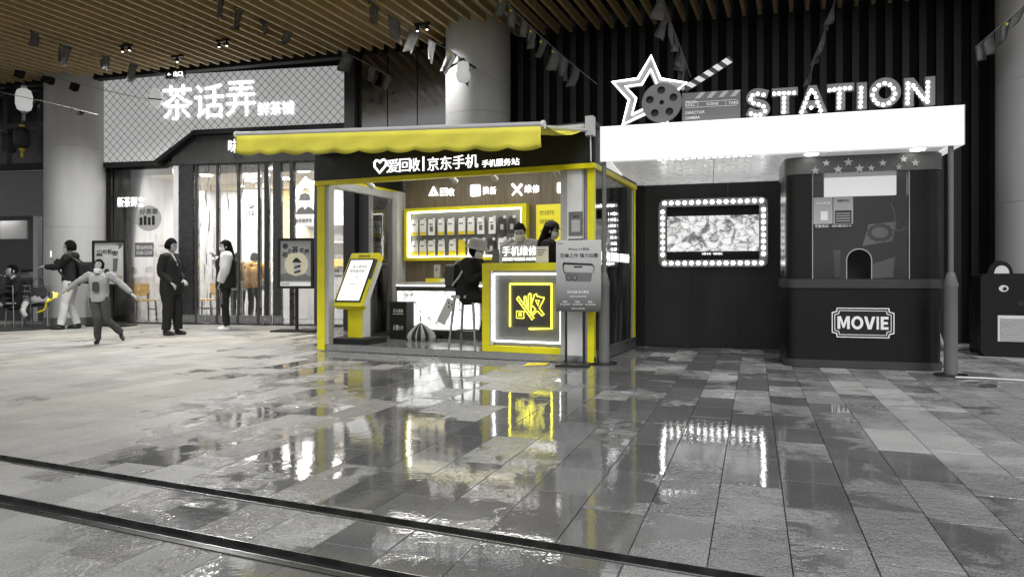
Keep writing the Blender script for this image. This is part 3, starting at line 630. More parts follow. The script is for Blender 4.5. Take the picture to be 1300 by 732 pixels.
# fascia lettering
def fl(s, a, b_, t, bt, m='sign', y=-.052, **k): return textp(K, y, s, m, kio, a, b_, t, bt, 'fascia_character', .008, k.get('bold', .0))
hx = [K.hit(*p, -.055) for p in ((482, 219.5), (476, 212), (475.5, 206.5), (478, 203.5), (480.5, 204), (482.5, 206.5), (485, 203.5), (488, 202.5), (490.5, 205), (490, 210))]
tuber('heart_logo', 'sign', kio, [(x_, -.06, z_) for x_, z_ in hx], .014, 6, True)
for ch, a, b_ in (('爱', 491, 506.5), ('回', 507, 521), ('收', 521.5, 533)): fl(ch, a, b_, 203 - (a - 491) * .06, 219.5 - (a - 491) * .06)
fl('|', 536.8, 538.6, 199, 217)
for ch, a, b_ in (('京', 543, 557), ('东', 559, 573.5), ('手', 575, 590), ('机', 591, 607)): fl(ch, a, b_, 200 - (a - 543) * .07, 217 - (a - 543) * .07)
for ch, a, b_ in (('手', 612, 620.5), ('机', 621, 629.5), ('服', 630, 639), ('务', 639.5, 648.5), ('站', 649.5, 659.5)): fl(ch, a, b_, 203.5 - (a - 612) * .07, 212.5 - (a - 612) * .07, bold=.0)
# wall signs inside
WY = KD - .055
def wl_(s, a, b_, t, bt, nm='wall_character', m='sign'): return textp(K, WY, s, m, kio, a, b_, t, bt, nm, .008, 0)
wl_('回', 559, 568, 239, 249); wl_('收', 569, 577, 239, 249); wl_('换', 613, 621, 237, 247); wl_('新', 622, 630, 237, 247); wl_('维', 666, 675, 235, 245); wl_('修', 676, 685, 235, 245)
def wpt(px, py, y=WY): x_, z_ = K.hit(px, py, y); return (x_, z_)
cx_, cz_ = wpt(551, 244); plate('recycle_icon', [star(cx_, cz_ - .005, .1, .5, 90, 3), star(cx_, cz_ - .005, .045, .5, 90, 3)], 'sign', kio, WY - .03, .03)
a, b_ = wpt(598, 235), wpt(610, 249); plate('package_icon', [rrect(a[0], b_[0], b_[1], a[1], .02), rect(a[0] + .03, b_[0] - .03, b_[1] + .05, b_[1] + .06)], 'sign', kio, WY - .03, .03)
for q in ((651, 234, 663, 248), (663, 234, 651, 248)):
    a, b_ = wpt(q[0], q[1]), wpt(q[2], q[3]); MB().tube([(a[0], WY - .02, a[1]), (b_[0], WY - .02, b_[1])], [.024, .014], 8).build('tool_icon', 'sign', kio)
a, b_ = wpt(708, 232), wpt(716, 245); plate('shield_icon', [rrect(a[0], b_[0], b_[1], a[1], .02)], 'sign', kio, WY - .03, .03)
a, b_ = wpt(512, 231), wpt(528, 238); 
# yellow wall poster
a, b_ = wpt(681, 260), wpt(716, 333); yp = box('wall_poster', 'yposter', kio, a[0], b_[0], WY - .012, WY - .002, b_[1], a[1])
for k, (s_, fr_, h_) in enumerate((('官方自营手机', .9, .07), ('回收置换维修', .9, .07), ('专业检测', .5, .04), ('现场打款', .55, .04))):
    text('lettering', s_, 'ink', yp, a[0] + .06, a[0] + .06 + (b_[0] - a[0] - .12) * fr_ * .8, a[1] - .16 - .13 * k, a[1] - .16 - .13 * k + h_, WY - .0125, .001, .0)
# product showcase
sc_ = fthing('product_showcase', 'yellow framed wall showcase with rows of hanging phone accessories', 'showcase', K)
SY = KD - .062; sd = .14
A = [K.hit(513, 265, SY - sd), K.hit(668, 330, SY - sd)]; z0 = K.hit(513, 331, SY - sd)[1]; xs0, xs1, zs1 = A[0][0], A[1][0], A[0][1]
for r_ in ((xs0, xs1, zs1 - .05, zs1), (xs0, xs1, z0, z0 + .05)): box('frame_rail', 'yellow', sc_, r_[0], r_[1], SY - sd, SY, r_[2], r_[3])
for r_ in ((xs0, xs0 + .05), (xs1 - .08, xs1)): box('frame_stile', 'yellow', sc_, r_[0], r_[1], SY - sd + .001, SY, z0 + .052, zs1 - .052)
box('back_panel', 'mid', sc_, xs0 + .05, xs1 - .08, SY - .02, SY - .01, z0 + .05, zs1 - .05)
for r_ in ((xs0 + .06, xs0 + .085, z0 + .06, zs1 - .06), (xs0 + .09, xs1 - .09, zs1 - .075, zs1 - .055), (xs0 + .09, xs1 - .09, z0 + .055, z0 + .07), (xs1 - .105, xs1 - .09, z0 + .08, zs1 - .08)):
    box('led_strip', 'led', sc_, r_[0], r_[1], SY - sd + .03, SY - sd + .05, r_[2], r_[3])
ORD = ('first', 'second', 'third', 'fourth', 'fifth', 'sixth', 'seventh', 'eighth', 'ninth', 'tenth', 'eleventh')
def packet(px, row, kind, k):
    py = (290, 317)[row]
    xx, zz = K.hit(px, py - (px - 520) * .03, SY - sd * .6); p = K.world(xx, SY - sd * .6, zz)
    t = thing('accessory_packet', '%s accessory packet, %s from left in the %s row of the showcase' % (('white packet with yellow base', 'plain white', 'dark windowed', 'all yellow')[kind] if kind != 0 else 'white yellow based', ORD[k], ('upper', 'lower')[row]), 'packet', p, K.deg, 'packets hanging in the showcase')
    t.rotation_euler.z += R(random.uniform(-8, 8))
    wd, ht = .118, .235
    bm_ = ('printw', 'printw', 'dark', 'pyellow')[kind]
    MB().prism(rrect(-wd / 2, wd / 2, -ht / 2, ht / 2 - .02, .008), 0, .022).build('pack', bm_, t)
    MB().prism(rrect(-wd * .47, wd * .5, ht / 2 - .0195, ht / 2 + .02, .004), .008, .014).build('hang_tab', bm_, t)
    if kind == 0: box('yellow_base', 'pyellow', t, -wd / 2 + .001, wd / 2 - .001, -.003, -.001, -ht / 2 + .002, -ht / 2 + (.05 if row == 0 else .085))
    if kind in (0, 1): box('printing', 'inkg', t, -wd * .35, wd * .2, -.003, -.001, ht * .2, ht * .28)
    if kind in (1, 2): plate('product_picture', [rrect(-.025, .03, -.06, .025, .012)], 'mid' if kind == 1 else 'light', t, -.003, .002)
    MB().tube([(.035, .06, ht / 2 + .005), (.035, -.03, ht / 2 + .005)], .004, 5).build('hook', 'steel', t)
    MB().tube([(.062, -.036, ht / 2 + .012), (.062, -.03, ht / 2 + .012)], .026, 12).build('price_disc', 'white', t)
for k, (px, kd) in enumerate(((526, 0), (536.5, 0), (547.5, 1), (559.5, 0), (572, 0), (586, 0), (597.5, 0), (610, 1), (624.5, 1), (637, 2), (649.5, 2))): packet(px, 0, kd, k)
for k, (px, kd) in enumerate(((526, 0), (536.5, 0), (547.5, 0), (560, 0), (574, 0), (586, 3), (598, 1), (611, 1), (623.5, 2), (637, 1), (650, 1))): packet(px, 1, kd, k)
# back counter with lit poster front
bc = fthing('back_counter', 'white topped back counter with a glowing phone poster front', 'counter', K)
CY = 1.35
xc0, zc1 = K.hit(503, 358, CY); xc1 = K.x(640, CY); zl = K.hit(503, 366, CY)[1]; zb = K.hit(503, 431, CY)[1]
box('counter_top', 'white', bc, xc0, xc1, CY - .03, KD - .06, zc1 - .04, zc1); box('counter_body', 'light', bc, xc0 + .01, xc1, CY + .02, KD - .06, PZ + .002, zc1 - .042)
box('led_strip', 'led', bc, xc0 + .02, xc1 - .02, CY - .028, CY - .012, zc1 - .058, zc1 - .043)
box('poster_frame', 'darksteel', bc, xc0 + .0, xc1, CY - .01, CY + .018, zc1 - .13, zc1 - .06)
xp1 = K.x(608, CY)
m = bpy.data.materials.new('backlit_phone_print'); m.use_nodes = True; nt = m.node_tree; b = nt.nodes['Principled BSDF']
tc = nt.nodes.new('ShaderNodeTexCoord'); n_ = nt.nodes.new('ShaderNodeTexNoise'); n_.inputs['Scale'].default_value = 6; n_.inputs['Detail'].default_value = 4; n_.inputs['Distortion'].default_value = 1.5
nt.links.new(tc.outputs['Object'], n_.inputs['Vector']); rp = nt.nodes.new('ShaderNodeValToRGB'); rp.color_ramp.elements[0].position = .3; rp.color_ramp.elements[1].position = .52
rp.color_ramp.elements[0].color = (.2, .2, .2, 1); rp.color_ramp.elements[1].color = (.95, .95, .95, 1)
nt.links.new(n_.outputs[0], rp.inputs[0]); nt.links.new(rp.outputs[0], b.inputs['Emission Color']); nt.links.new(rp.outputs[0], b.inputs['Base Color']); b.inputs['Emission Strength'].default_value = 1.3; M['phoneprint'] = m
box('lit_poster', 'phoneprint', bc, xc0 + .03, xp1, CY - .008, CY + .01, PZ + .14, zc1 - .135)
pc = K.hit(567, 395, CY)
ph = MB().xf(Matrix.Identity(4)).obox(Matrix.Translation((pc[0], CY - .014, pc[1])) @ Matrix.Rotation(R(28), 4, 'Y'), .15, .008, .40).build('phone_picture', 'white', bc, bevel=.003)
for dx, dz in ((-.02, .13), (.03, .10), (-.02, .07)): MB().tube([(pc[0] + dx + .07, CY - .024, pc[1] + dz), (pc[0] + dx + .07, CY - .019, pc[1] + dz)], .014, 10).build('lens_print', 'ink', ph)
text('lettering', '以旧换新', 'ink', bc, xc0 + .07, xc0 + .3, zc1 - .22, zc1 - .17, CY - .0085, .001, .02)
box('plinth', 'darksteel', bc, xc0, xc1, CY - .012, CY + .0, PZ + .002, PZ + .12)
for px, w_, h_, m_, lb_, nm, ca in ((555, .1, .2, 'light', 'pale phone box standing on the yellow stand behind the seated woman', 'phone_box', 'box'), (568, .12, .14, 'dark', 'dark small box on the back counter beside the pale phone box', 'phone_box', 'box')):
    x_ = K.x(px, CY + .25); p = K.world(x_, CY + .25, zc1 + (.062 if px == 555 else .003)); t = thing(nm, lb_, ca, p, K.deg + 6); MB().obox(Matrix.Translation((0, 0, h_ / 2 + .004)) @ Matrix.Rotation(R(0), 4, 'X'), w_, .03, h_).build('carton', m_, t, bevel=.004); box('print', 'inkg', t, -w_ * .2, w_ * .2, -.018, -.0155, h_ * .55, h_ * .7)
x_ = K.x(559, CY + .25); t = thing('display_stand', 'flat yellow display stand on the back counter', 'stand', K.world(x_, CY + .25, zc1 + .002), K.deg); box('base', 'yellow', t, -.2, .24, -.1, .1, 0, .056, .004); box('label', 'printw', t, .06, .2, -.103, -.1005, .01, .045)
# front counter with the neon sign
fc = fthing('service_counter', 'yellow framed counter with a glowing neon character on its front', 'counter', K)
FY = .02
x0 = K.x(612, FY); x1 = K.x(711.5, FY); z1 = K.hit(612, 334, FY)[1]; zi1 = K.hit(612, 343, FY)[1]; zi0 = K.hit(612, 438, FY)[1]; z0 = PZ + .0
xi0 = K.x(621, FY)
box('top_rail', 'yellow', fc, x0, x1, FY, .62, zi1, z1, .004); box('bottom_rail', 'yellow', fc, x0, x1, FY, .6, z0 + .001, zi0, .003); box('side_stile', 'yellow', fc, x0, xi0, FY + .001, .6, zi0 + .002, zi1 - .002, .003)
box('front_panel', 'counterpanel', fc, xi0 + .002, x1, FY + .075, FY + .09, zi0 + .001, zi1 - .001)
box('inner_rim', 'light', fc, xi0 + .002, xi0 + .02, FY + .01, FY + .074, zi0 + .004, zi1 - .004)
xl_ = K.x(626, FY + .03); zt_ = K.hit(626, 347, FY + .03)[1]; zb_ = K.hit(626, 433, FY + .03)[1]; xr_ = x1 - .015
for r_ in ((xl_, xl_ + .018, zb_, zt_), (xl_ + .02, xr_ - .002, zt_ - .016, zt_), (xl_ + .02, xr_ - .002, zb_, zb_ + .016), (xr_, xr_ + .012, zb_, zt_)): box('led_strip', 'led', fc, r_[0], r_[1], FY + .03, FY + .042, r_[2], r_[3])
NY = FY + .045
def nz(cx_, cy_): x_, z_ = K.hit(630 + cx_ / 8.61, 345 + cy_ / 8.61, NY); return (x_, NY, z_)
q_ = [nz(*p) for p in ((165, 150), (590, 600))]; box('neon_backing', 'dark', fc, q_[0][0], q_[1][0], FY + .06, FY + .073, q_[1][2], q_[0][2])
tuber('neon_frame', 'neony', fc, [nz(*p) for p in ((150, 595), (150, 132), (605, 132), (605, 620), (360, 620))], .010, 8)
for pts_, cl in ((((222, 290), (240, 268), (412, 505), (392, 522)), 1), (((310, 350), (306, 270), (322, 262), (330, 300), (336, 390)), 0), (((352, 420), (352, 250), (368, 232), (382, 245), (380, 470)), 0), (((440, 240), (418, 250), (385, 345)), 0), (((440, 240), (448, 268), (525, 282), (515, 310), (470, 395), (522, 465), (500, 480), (448, 425), (402, 470), (390, 455), (432, 408), (388, 362)), 0), (((430, 308), (468, 312), (456, 368)), 1), (((222, 428), (302, 430), (300, 505), (220, 503)), 1), (((248, 453), (276, 454), (275, 478), (247, 477)), 1)):
    tuber('neon_tube', 'neony', fc, [nz(*p) for p in pts_], .0042, 6, bool(cl))
p = K.world((K.x(638, .2) + K.x(682, .2)) / 2, .2, z1 + .002); t = thing('lightbox_sign', 'small glowing white lightbox on the front counter', 'sign', p, K.deg)
hw = (K.x(682, .2) - K.x(638, .2)) / 2; h_ = K.hit(638, 313, .2)[1] - z1
box('base', 'dark', t, -hw, hw, 0, .05, 0, .02)
text('lettering', '手机维修', 'sign', t, -hw, hw, .09, h_, -.001, .006, .0); text('lettering', '屏幕破裂 电池更换 内存升级', 'sign', t, -hw, hw, .03, .07, -.001, .006, .0); box('back_plate', 'glass', t, -hw, hw, .01, .02, .021, h_ + .01)
for px, w_, h_, m_, lb_ in ((629, .1, .17, 'mid', 'grey printed card in an acrylic holder left of the counter lightbox'), (688, .17, .2, 'paper', 'white price card standing right of the counter lightbox')):
    p = K.world(K.x(px, .18), .18, z1 + .002); t = thing('card_holder', lb_, 'card', p, K.deg + 4); box('card', m_, t, -w_ / 2, w_ / 2, 0, .006, .004, h_); box('foot', 'glass', t, -w_ / 2, w_ / 2, -.03, .05, 0, .0035)
    for k in range(3): box('printing', 'inkg', t, -w_ * .35, w_ * (.3 - .12 * k), -.003, -.0005, h_ * (.75 - .15 * k), h_ * (.8 - .15 * k))
# grey notice on the silver post, hanging panel on the side glass
a, b_ = K.hit(722, 269, -.03), K.hit(740, 305, -.03); t = thing('post_notice', 'grey notice sheet on the silver post beside the yellow strip', 'notice', K.world((a[0] + b_[0]) / 2, -.026, b_[1]), K.deg); hw = (b_[0] - a[0]) / 2; h_ = a[1] - b_[1]
box('sheet', 'mid', t, -hw, hw, -.004, 0, .06, h_); box('clip', 'black', t, -hw - .005, hw + .005, -.01, 0, 0, .02); text('lettering', '扫码下单', 'ink', t, -hw * .4, hw * .4, h_ - .07, h_ - .04, -.0045, .001, .01); box('blank_square', 'light', t, -hw * .6, hw * .6, -.006, -.0042, h_ * .3, h_ * .72)
gl = [(KL - .0185, .6), (KL - .0185, 1.75)]
tm = text_mesh('旧手机 换新机 现场估价', .03, .5); xs_ = [v.co.x for v in tm.vertices]; ys_ = [v.co.y for v in tm.vertices]
for v in tm.vertices: v.co = (KL - .018 + .003 * (v.co.z > 0), .35 + (v.co.x - min(xs_)) / (max(xs_) - min(xs_)) * 1.45, 1.20 + (v.co.y - min(ys_)) / (max(ys_) - min(ys_)) * .12)
link('glass_lettering', tm, 'signsoft', kio)
box('socket', 'light', kio, KL - .12, KL - .05, KD - .32, KD - .2, .72, .85)
# awning: sheet from the fascia down to a front bar that hangs lower at its right end
aw = fthing('awning', 'yellow scalloped awning with a pale front bar', 'awning', K)
e = 1.42
def arow(px, py): x_, z_ = K.hit(px, py, -e); return x_, z_
lx_, lz_ = arow(302, 171); rx_, rz_ = arow(688, 158.5)
Lp, Rp = Vector((lx_, -e, lz_)), Vector((rx_, -e, rz_))
MB().tube([Lp, Rp], .032, 10).build('front_bar', 'light', aw, smooth=True)
for q, s_ in ((Lp, -1), (Rp, 1)): MB().tube([q, q + Vector((.03 * s_, 0, 0))], .042, 10).build('bar_cap', 'white', aw)
bmv = bmesh.new(); NX = 112; rows = []
for i in range(NX + 1):
    t_ = i / NX; top = Lp.lerp(Rp, t_); drop = .20 + .034 * abs(math.sin(t_ * math.pi * 11)) ** .8 * 1.0
    rows.append([bmv.verts.new((top.x, -e - .028 + .012 * math.sin(k * 1.3 + t_ * 40) * k / 4, top.z - .02 - drop * k / 4)) for k in range(5)])
for a, b_ in zip(rows, rows[1:]):
    for k in range(4): bmv.faces.new((a[k], b[k] if False else b_[k], b_[k + 1], a[k + 1]))
me = bpy.data.meshes.new('valance'); bmv.to_mesh(me); bmv.free(); va = link('valance', me, 'awn', aw, True)
so = va.modifiers.new('thickness', 'SOLIDIFY'); so.thickness = .004
bmv = bmesh.new(); rows = []
hx0, hx1 = .02 - .05, KL - .08
for i in range(25):
    t_ = i / 24; a = Vector((hx0 + (hx1 - hx0) * t_, -.06, KT - .03)); b_ = Lp.lerp(Rp, t_) + Vector((0, 0, .02))
    rows.append([bmv.verts.new(a.lerp(b_, k / 8) - Vector((0, 0, .10 * math.sin(math.pi * k / 8) * t_ ** 3 + .006 * math.sin(t_ * 60)))) for k in range(9)])
for a, b_ in zip(rows, rows[1:]):
    for k in range(8): bmv.faces.new((a[k], b_[k], b_[k + 1], a[k + 1]))
me = bpy.data.meshes.new('canopy_sheet'); bmv.to_mesh(me); bmv.free(); va = link('canopy_sheet', me, 'awn', aw, True); so = va.modifiers.new('thickness', 'SOLIDIFY'); so.thickness = .004
MB().tube([(hx0, -.07, KT - .02), (hx1 + .02, -.07, KT - .02)], .045, 10).build('roller', 'light', aw, smooth=True)
box('bracket', 'light', aw, KL - .06, KL + .03, -.16, -.052, KT - .13, KT + .09, .008)
MB().tube([(KL - .03, -.12, KT - .07), (KL - .55, -.9, KT - .12), (Rp.x - .2, -e + .05, Rp.z)], .022, 8).build('folding_arm', 'light', aw)
MB().tube([(.1, -.12, KT - .07), (.6, -.8, KT - .08), (Lp.x + .4, -e + .05, Lp.z)], .022, 8).build('folding_arm', 'light', aw)
MB().tube([(KL - .01, -.12, KT - .1), (KL - .01, -.1, KZ + .06)], .008, 6).build('crank_rod', 'white', aw)

# ------------------------------------------------------------------ things at the phone kiosk
tx = K.x(454, .33)
term = thing('terminal', 'yellow self service terminal with a tilted white screen', 'terminal', K.world(tx, .33, PZ + .002), K.deg)
box('base_plate', 'matte_black', term, -.28, .32, -.25, .25, 0, .075, .006)
box('pedestal', 'yellow', term, -.12, .12, -.06, .12, .076, .66, .008); box('pedestal_side', 'white', term, .1205, .128, -.05, .115, .08, .66)
tl = Matrix.Translation((0, .02, .86)) @ Matrix.Rotation(R(-31), 4, 'X')
hh, hw_, = .86, .49
MB().prism(rrect(-hw_ / 2, hw_ / 2, -hh / 2, hh / 2, .02), -.05, .05).xf(tl).build('head', 'yellow', term, bevel=.004)
MB().prism(rrect(hw_ / 2 - .0, hw_ / 2 + .012, -hh / 2 + .03, hh / 2 - .12, .004), -.03, .05).xf(tl).build('head_side', 'white', term)
bz = MB().prism(rrect(-hw_ / 2 + .02, hw_ / 2 - .05, -hh / 2 + .06, hh / 2 - .10, .008), -.058, -.0505).xf(tl).build('bezel', 'matte_black', term)
MB().prism(rrect(-hw_ / 2 + .045, hw_ / 2 - .075, -hh / 2 + .085, hh / 2 - .125, .004), -.0605, -.0585).xf(tl).build('display', 'screen', term)
MB().prism(rrect(hw_ / 2 - .045, hw_ / 2 - .004, .0, hh / 2 - .11, .004), -.057, -.0505).xf(tl).build('side_slot', 'dark', term)
for k, s_ in enumerate('自助回收'): pass
def ttext(s_, x0_, x1_, z0_, z1_, m_, par=term):
    o = text('lettering', s_, m_, par, x0_, x1_, z0_, z1_, -.061, .001, .015); o.data.transform(tl); return o
ttext('放心卖手机', -.13, .12, .17, .22, 'inkg'); ttext('就找爱回收', -.15, .10, .10, .15, 'inkg'); ttext('立即估价', -.09, .04, -.10, -.075, 'inkg')
o = text('lettering', '回收估价', 'ink', term, -.1, .1, hh / 2 - .075, hh / 2 - .03, -.0505, .001, .03); o.data.transform(tl)
for sc2 in (1, 1.35):
    hp = [(-.025 + sc2 * .11 * a_, -.0625, -.08 + sc2 * .11 * b2) for a_, b2 in ((0, .62), (.3, .9), (.75, .9), (.95, .5), (.9, -.1), (.4, -.7), (0, -1), (-.4, -.7), (-.9, -.1), (-.95, .5), (-.75, .9), (-.3, .9))]
    MB().tube(hp, .0035, 5, 3, False).xf(tl).build('heart_outline', 'light', term)
MB().tube([(-.03, -.065, .62), (-.07, -.075, .57), (-.03, -.07, .52), (.0, -.065, .55)], .006, 6, 4).build('cable_loop', 'ink', term)

p = K.world(K.x(510, 1.12), 1.12, PZ + .002); t = thing('extinguisher_box', 'black fire extinguisher box with white lettering', 'box', p, K.deg + 2)
h_ = .53; MB().box(-.15, .15, -.1, .1, 0, h_).build('body', 'matte_black', t, bevel=.006); box('lid', 'black', t, -.155, .155, -.107, .105, h_ + .002, h_ + .02)
text('lettering', '灭火器箱', 'printw', t, -.085, .09, h_ - .14, h_ - .085, -.1002, .0012, .015); text('lettering', '火警119', 'printw', t, -.085, .09, .13, .21, -.1002, .0012, .02); box('rule', 'printw', t, -.09, .095, -.102, -.1002, h_ - .165, h_ - .155)
p = K.world(K.x(534, 1.02), 1.02, PZ + .002); t = thing('folded_umbrella', 'grey and black folded umbrella standing on the kiosk floor', 'umbrella', p, 10)
bmu = MB(); L_ = []
for z_, r_, am in ((.0, .17, .22), (.05, .185, .25), (.11, .16, .3), (.17, .11, .3), (.22, .05, .25), (.25, .02, .1)):
    L_.append([(r_ * (1 + am * math.cos(8 * a_ * math.pi / 24 * 2)) * math.cos(2 * math.pi * a_ / 48), r_ * (1 + am * math.cos(8 * a_ * math.pi / 24 * 2)) * .8 * math.sin(2 * math.pi * a_ / 48), z_) for a_ in range(48)])
bmu.loft(L_); ob = bmu.build('cloth', 'cloth_d', t)
ob.data.materials.append(M['cloth_w'])
for i, f_ in enumerate(ob.data.polygons):
    an = math.atan2(f_.center.y, f_.center.x); f_.material_index = int((an + math.pi) / (2 * math.pi) * 16) % 2
MB().tube([(0, 0, .26), (0, .0, .35)], .01, 6).build('handle', 'ink', t)
p = K.world(K.x(594, .28), .28, PZ + .002); stool_p = p; t = thing('bar_stool', 'tall grey bar stool under the seated woman', 'stool', p, K.deg)
sh_ = .645
for sx in (-1, 1):
    for sy in (-1, 1): MB().tube([(sx * .19, sy * .17, 0), (sx * .13, sy * .12, sh_)], [.014, .02], 8).build('leg', 'brushed', t)
MB().prism(rrect(-.19, .19, -.17, .17, .08), sh_, sh_ + .035, 'xy').build('seat', 'light', t, bevel=.01)
tuber('foot_ring', 'darksteel', t, [(.17 * sx, .155 * sy, .22) for sx, sy in ((-1, -1), (1, -1), (1, 1), (-1, 1))], .011, 6, True)
# phone poster stand in front of the silver post
P0 = F(*(lambda v: (v.x, v.y))(at(734, 400, 7.82)), 14)
ps = thing('poster_stand', 'grey phone poster on a thin black stand before the silver post', 'poster stand', (P0.ox, P0.oy, 0), 14)
a, b_ = P0.hit(706, 306, 0), P0.hit(763, 398, 0); a = (P0.x(706), P0.hit(706, 305)[1]); b_ = (P0.x(763), P0.hit(706, 395)[1])
m = bpy.data.materials.new('phone_poster_print'); m.use_nodes = True; nt = m.node_tree; bb = nt.nodes['Principled BSDF']; tc = nt.nodes.new('ShaderNodeTexCoord'); sx_ = nt.nodes.new('ShaderNodeSeparateXYZ'); rp = nt.nodes.new('ShaderNodeValToRGB')
mr_ = nt.nodes.new('ShaderNodeMapRange'); mr_.inputs[1].default_value = b_[1]; mr_.inputs[2].default_value = a[1]; nt.links.new(tc.outputs['Object'], sx_.inputs[0]); nt.links.new(sx_.outputs[2], mr_.inputs[0]); nt.links.new(mr_.outputs[0], rp.inputs[0])
rp.color_ramp.elements[0].color = (*g(62), 1); rp.color_ramp.elements[1].color = (*g(200), 1); e1 = rp.color_ramp.elements.new(.4); e1.color = (*g(155), 1); nt.links.new(rp.outputs[0], bb.inputs['Base Color']); bb.inputs['Roughness'].default_value = .35; M['phoneposter'] = m
bd = box('board', 'phoneposter', ps, a[0], b_[0], 0, .025, b_[1], a[1], .003)
Hh, Ww = a[1] - b_[1], b_[0] - a[0]
def pt_(s_, u0, u1, v0, v1, m_, bold=.0): return text('lettering', s_, m_, bd, a[0] + Ww * u0, a[0] + Ww * u1, b_[1] + Hh * v0, b_[1] + Hh * v1, -.0005, .0015, bold)
pt_('iPhone 14 新品', .28, .74, .855, .895, 'ink', .01); pt_('巅峰之作 强力出圈', .09, .93, .755, .815, 'ink', .025); pt_('官方正品 官方质保', .25, .73, .255, .295, 'printw', .02); pt_('门店现货 以旧换新 更优惠', .3, .68, .20, .225, 'printw')
for u in (.15, .43, .71): pt_('权益', u, u + .1, .125, .15, 'printw', .02); pt_('官方售后保障', u - .06, u + .17, .09, .112, 'printw')
pt_('具体以门店为准', .35, .64, .03, .055, 'printw'); pt_('Trade-in', .03, .16, .945, .965, 'ink')
def pr(u, v): return (a[0] + Ww * u, b_[1] + Hh * v)
plate('phone_outline', [[pr(.16, .69), pr(.80, .67), pr(.86, .63), pr(.84, .54), pr(.83, .54), pr(.845, .63), pr(.79, .645), pr(.19, .66), pr(.165, .63), pr(.2, .53), pr(.185, .53), pr(.14, .64)]], 'ink', bd, -.003, .002)
plate('phone_front', [[pr(.18, .655), pr(.82, .635), pr(.80, .55), pr(.20, .555)]], 'light', bd, -.002, .0015); plate('phone_back', [[pr(.19, .55), pr(.81, .54), pr(.78, .42), pr(.22, .425)]], 'mid', bd, -.002, .0015)
plate('speaker_bar', [rrect(pr(.4, 0)[0], pr(.59, 0)[0], pr(0, .615)[1], pr(0, .635)[1], .006)], 'ink', bd, -.0036, .001)
for u in (.29, .42): q = pr(u, .475); lp = plate('lens', [circ(q[0], q[1], .03, 16)], 'ink', bd, -.0036, .001); plate('lens_ring', [circ(q[0], q[1], .018, 12), circ(q[0], q[1], .011, 12)], 'light', lp, -.0046, .0008)
for px in (718, 741): MB().tube([(P0.x(px), .035, .03), (P0.x(px), .035, 1.0)], .014, 8).build('leg', 'black', ps)
box('foot_plate', 'black', ps, P0.x(707), P0.x(748), -.12, .2, .004, .022, .003)
t = tag(MB().prism([(v.x, v.y) for v in (gnd(664, 464.5), gnd(693, 463.5), gnd(697, 460.5), gnd(670, 461))], .004, .006, 'xy').build('floor_sticker', 'pyellow'), 'yellow rectangular sticker on the paving in front of the kiosk counter', 'sticker')

# ------------------------------------------------------------------ movie kiosk
mv = fthing('movie_kiosk', 'white roofed movie station kiosk with ticket booth', 'kiosk', MV)
RB, RT = 2.333, 2.73; MD = 2.55
[box('lightbox_band', 'band', mv, i * ML / 3 + .0012, (i + 1) * ML / 3 - .0012, 0, .1, RB, RT, .003) for i in range(3)]; box('band_core', 'light', mv, .02, ML - .02, .03, .09, RB + .01, RT - .01); box('lightbox_band', 'band', mv, ML - .1, ML, .102, 1.6, RB, RT, .004); box('lightbox_band', 'band', mv, 0, .1, .102, 1.6, RB, RT, .004)
for x_ in (-.006, ML): box('band_edge', 'light', mv, x_, x_ + .006, -.004, .1, RB - .002, RT + .004)
box('roof_deck', 'mid', mv, .1, ML - .1, .102, MD, RT - .08, RT - .03)
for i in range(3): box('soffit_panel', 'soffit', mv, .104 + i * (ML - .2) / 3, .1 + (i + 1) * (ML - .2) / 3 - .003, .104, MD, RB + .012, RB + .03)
for px, py in ((1030, 197), (1165, 190)):
    x_ = MV.x(px, .25); MB().cyl(x_, .25, RB + .003, RB + .0118, .07, seg=20).build('downlight', 'spot', mv)
for i in range(14): x_ = MV.x(835, .14) + i * .075; box('led_module', 'spot', mv, x_, x_ + .04, .13, .15, RB + .004, RB + .0115)
for px, nm in ((767, 'left'), (1207, 'right')):
    x_ = MV.x(px, .06)
    po = MB().cyl(x_, .06, .02, RB - .001, .026, seg=16).build('pole', 'mid', mv, smooth=True)
    MB().lathe(((.001, .022), (.062, .022), (.062, .90), (.07, .92), (.035, 1.05), (.001, 1.05)), x_, .06, 20).build('pole_sleeve', 'mid', mv, smooth=True)
    MB().cyl(x_, .06, .004, .021, .15, seg=24).build('base_flange', 'darksteel', mv)
# back panel with the lit screen
PYl = 2.35
xa, xb = MV.x(818, PYl), MV.x(1000, PYl)
for i in range(3): box('wall_panel', 'panel', mv, xa + (xb - xa) * i / 3 + .001, xa + (xb - xa) * (i + 1) / 3 - .001, PYl, PYl + .08, .006, RB + .008)
box('side_jamb', 'matte_black', mv, MV.x(806, PYl), xa - .002, PYl - .04, PYl + .1, .006, RB + .008)
FYm = PYl - .06
def mz(px, py, y=FYm): return MV.hit(px, py, y)
o0 = (MV.x(836, FYm), MV.x(975, FYm), mz(836, 339)[1], mz(836, 253.5)[1]); i0 = (MV.x(846, FYm), MV.x(964, FYm), mz(846, 330)[1], mz(846, 263)[1])
bf = plate('bulb_frame', [rrect(o0[0], o0[1], o0[2], o0[3], .09), rect(i0[0], i0[1], i0[2], i0[3])], 'mid', mv, FYm, .055)
bx = [o0[0] + .085 + (o0[1] - o0[0] - .17) * k / 14 for k in range(15)]; bzz = [o0[2] + .06 + .12 + (o0[3] - o0[2] - .36) * k / 7 for k in range(8)]
bm_ = bpy.data.meshes.new('bulb'); q = MB().ball((0, 0, 0), .026, .022, .026, 10, 6); q.b.to_mesh(bm_); q.b.free(); bm_.materials.append(M['bulb'])
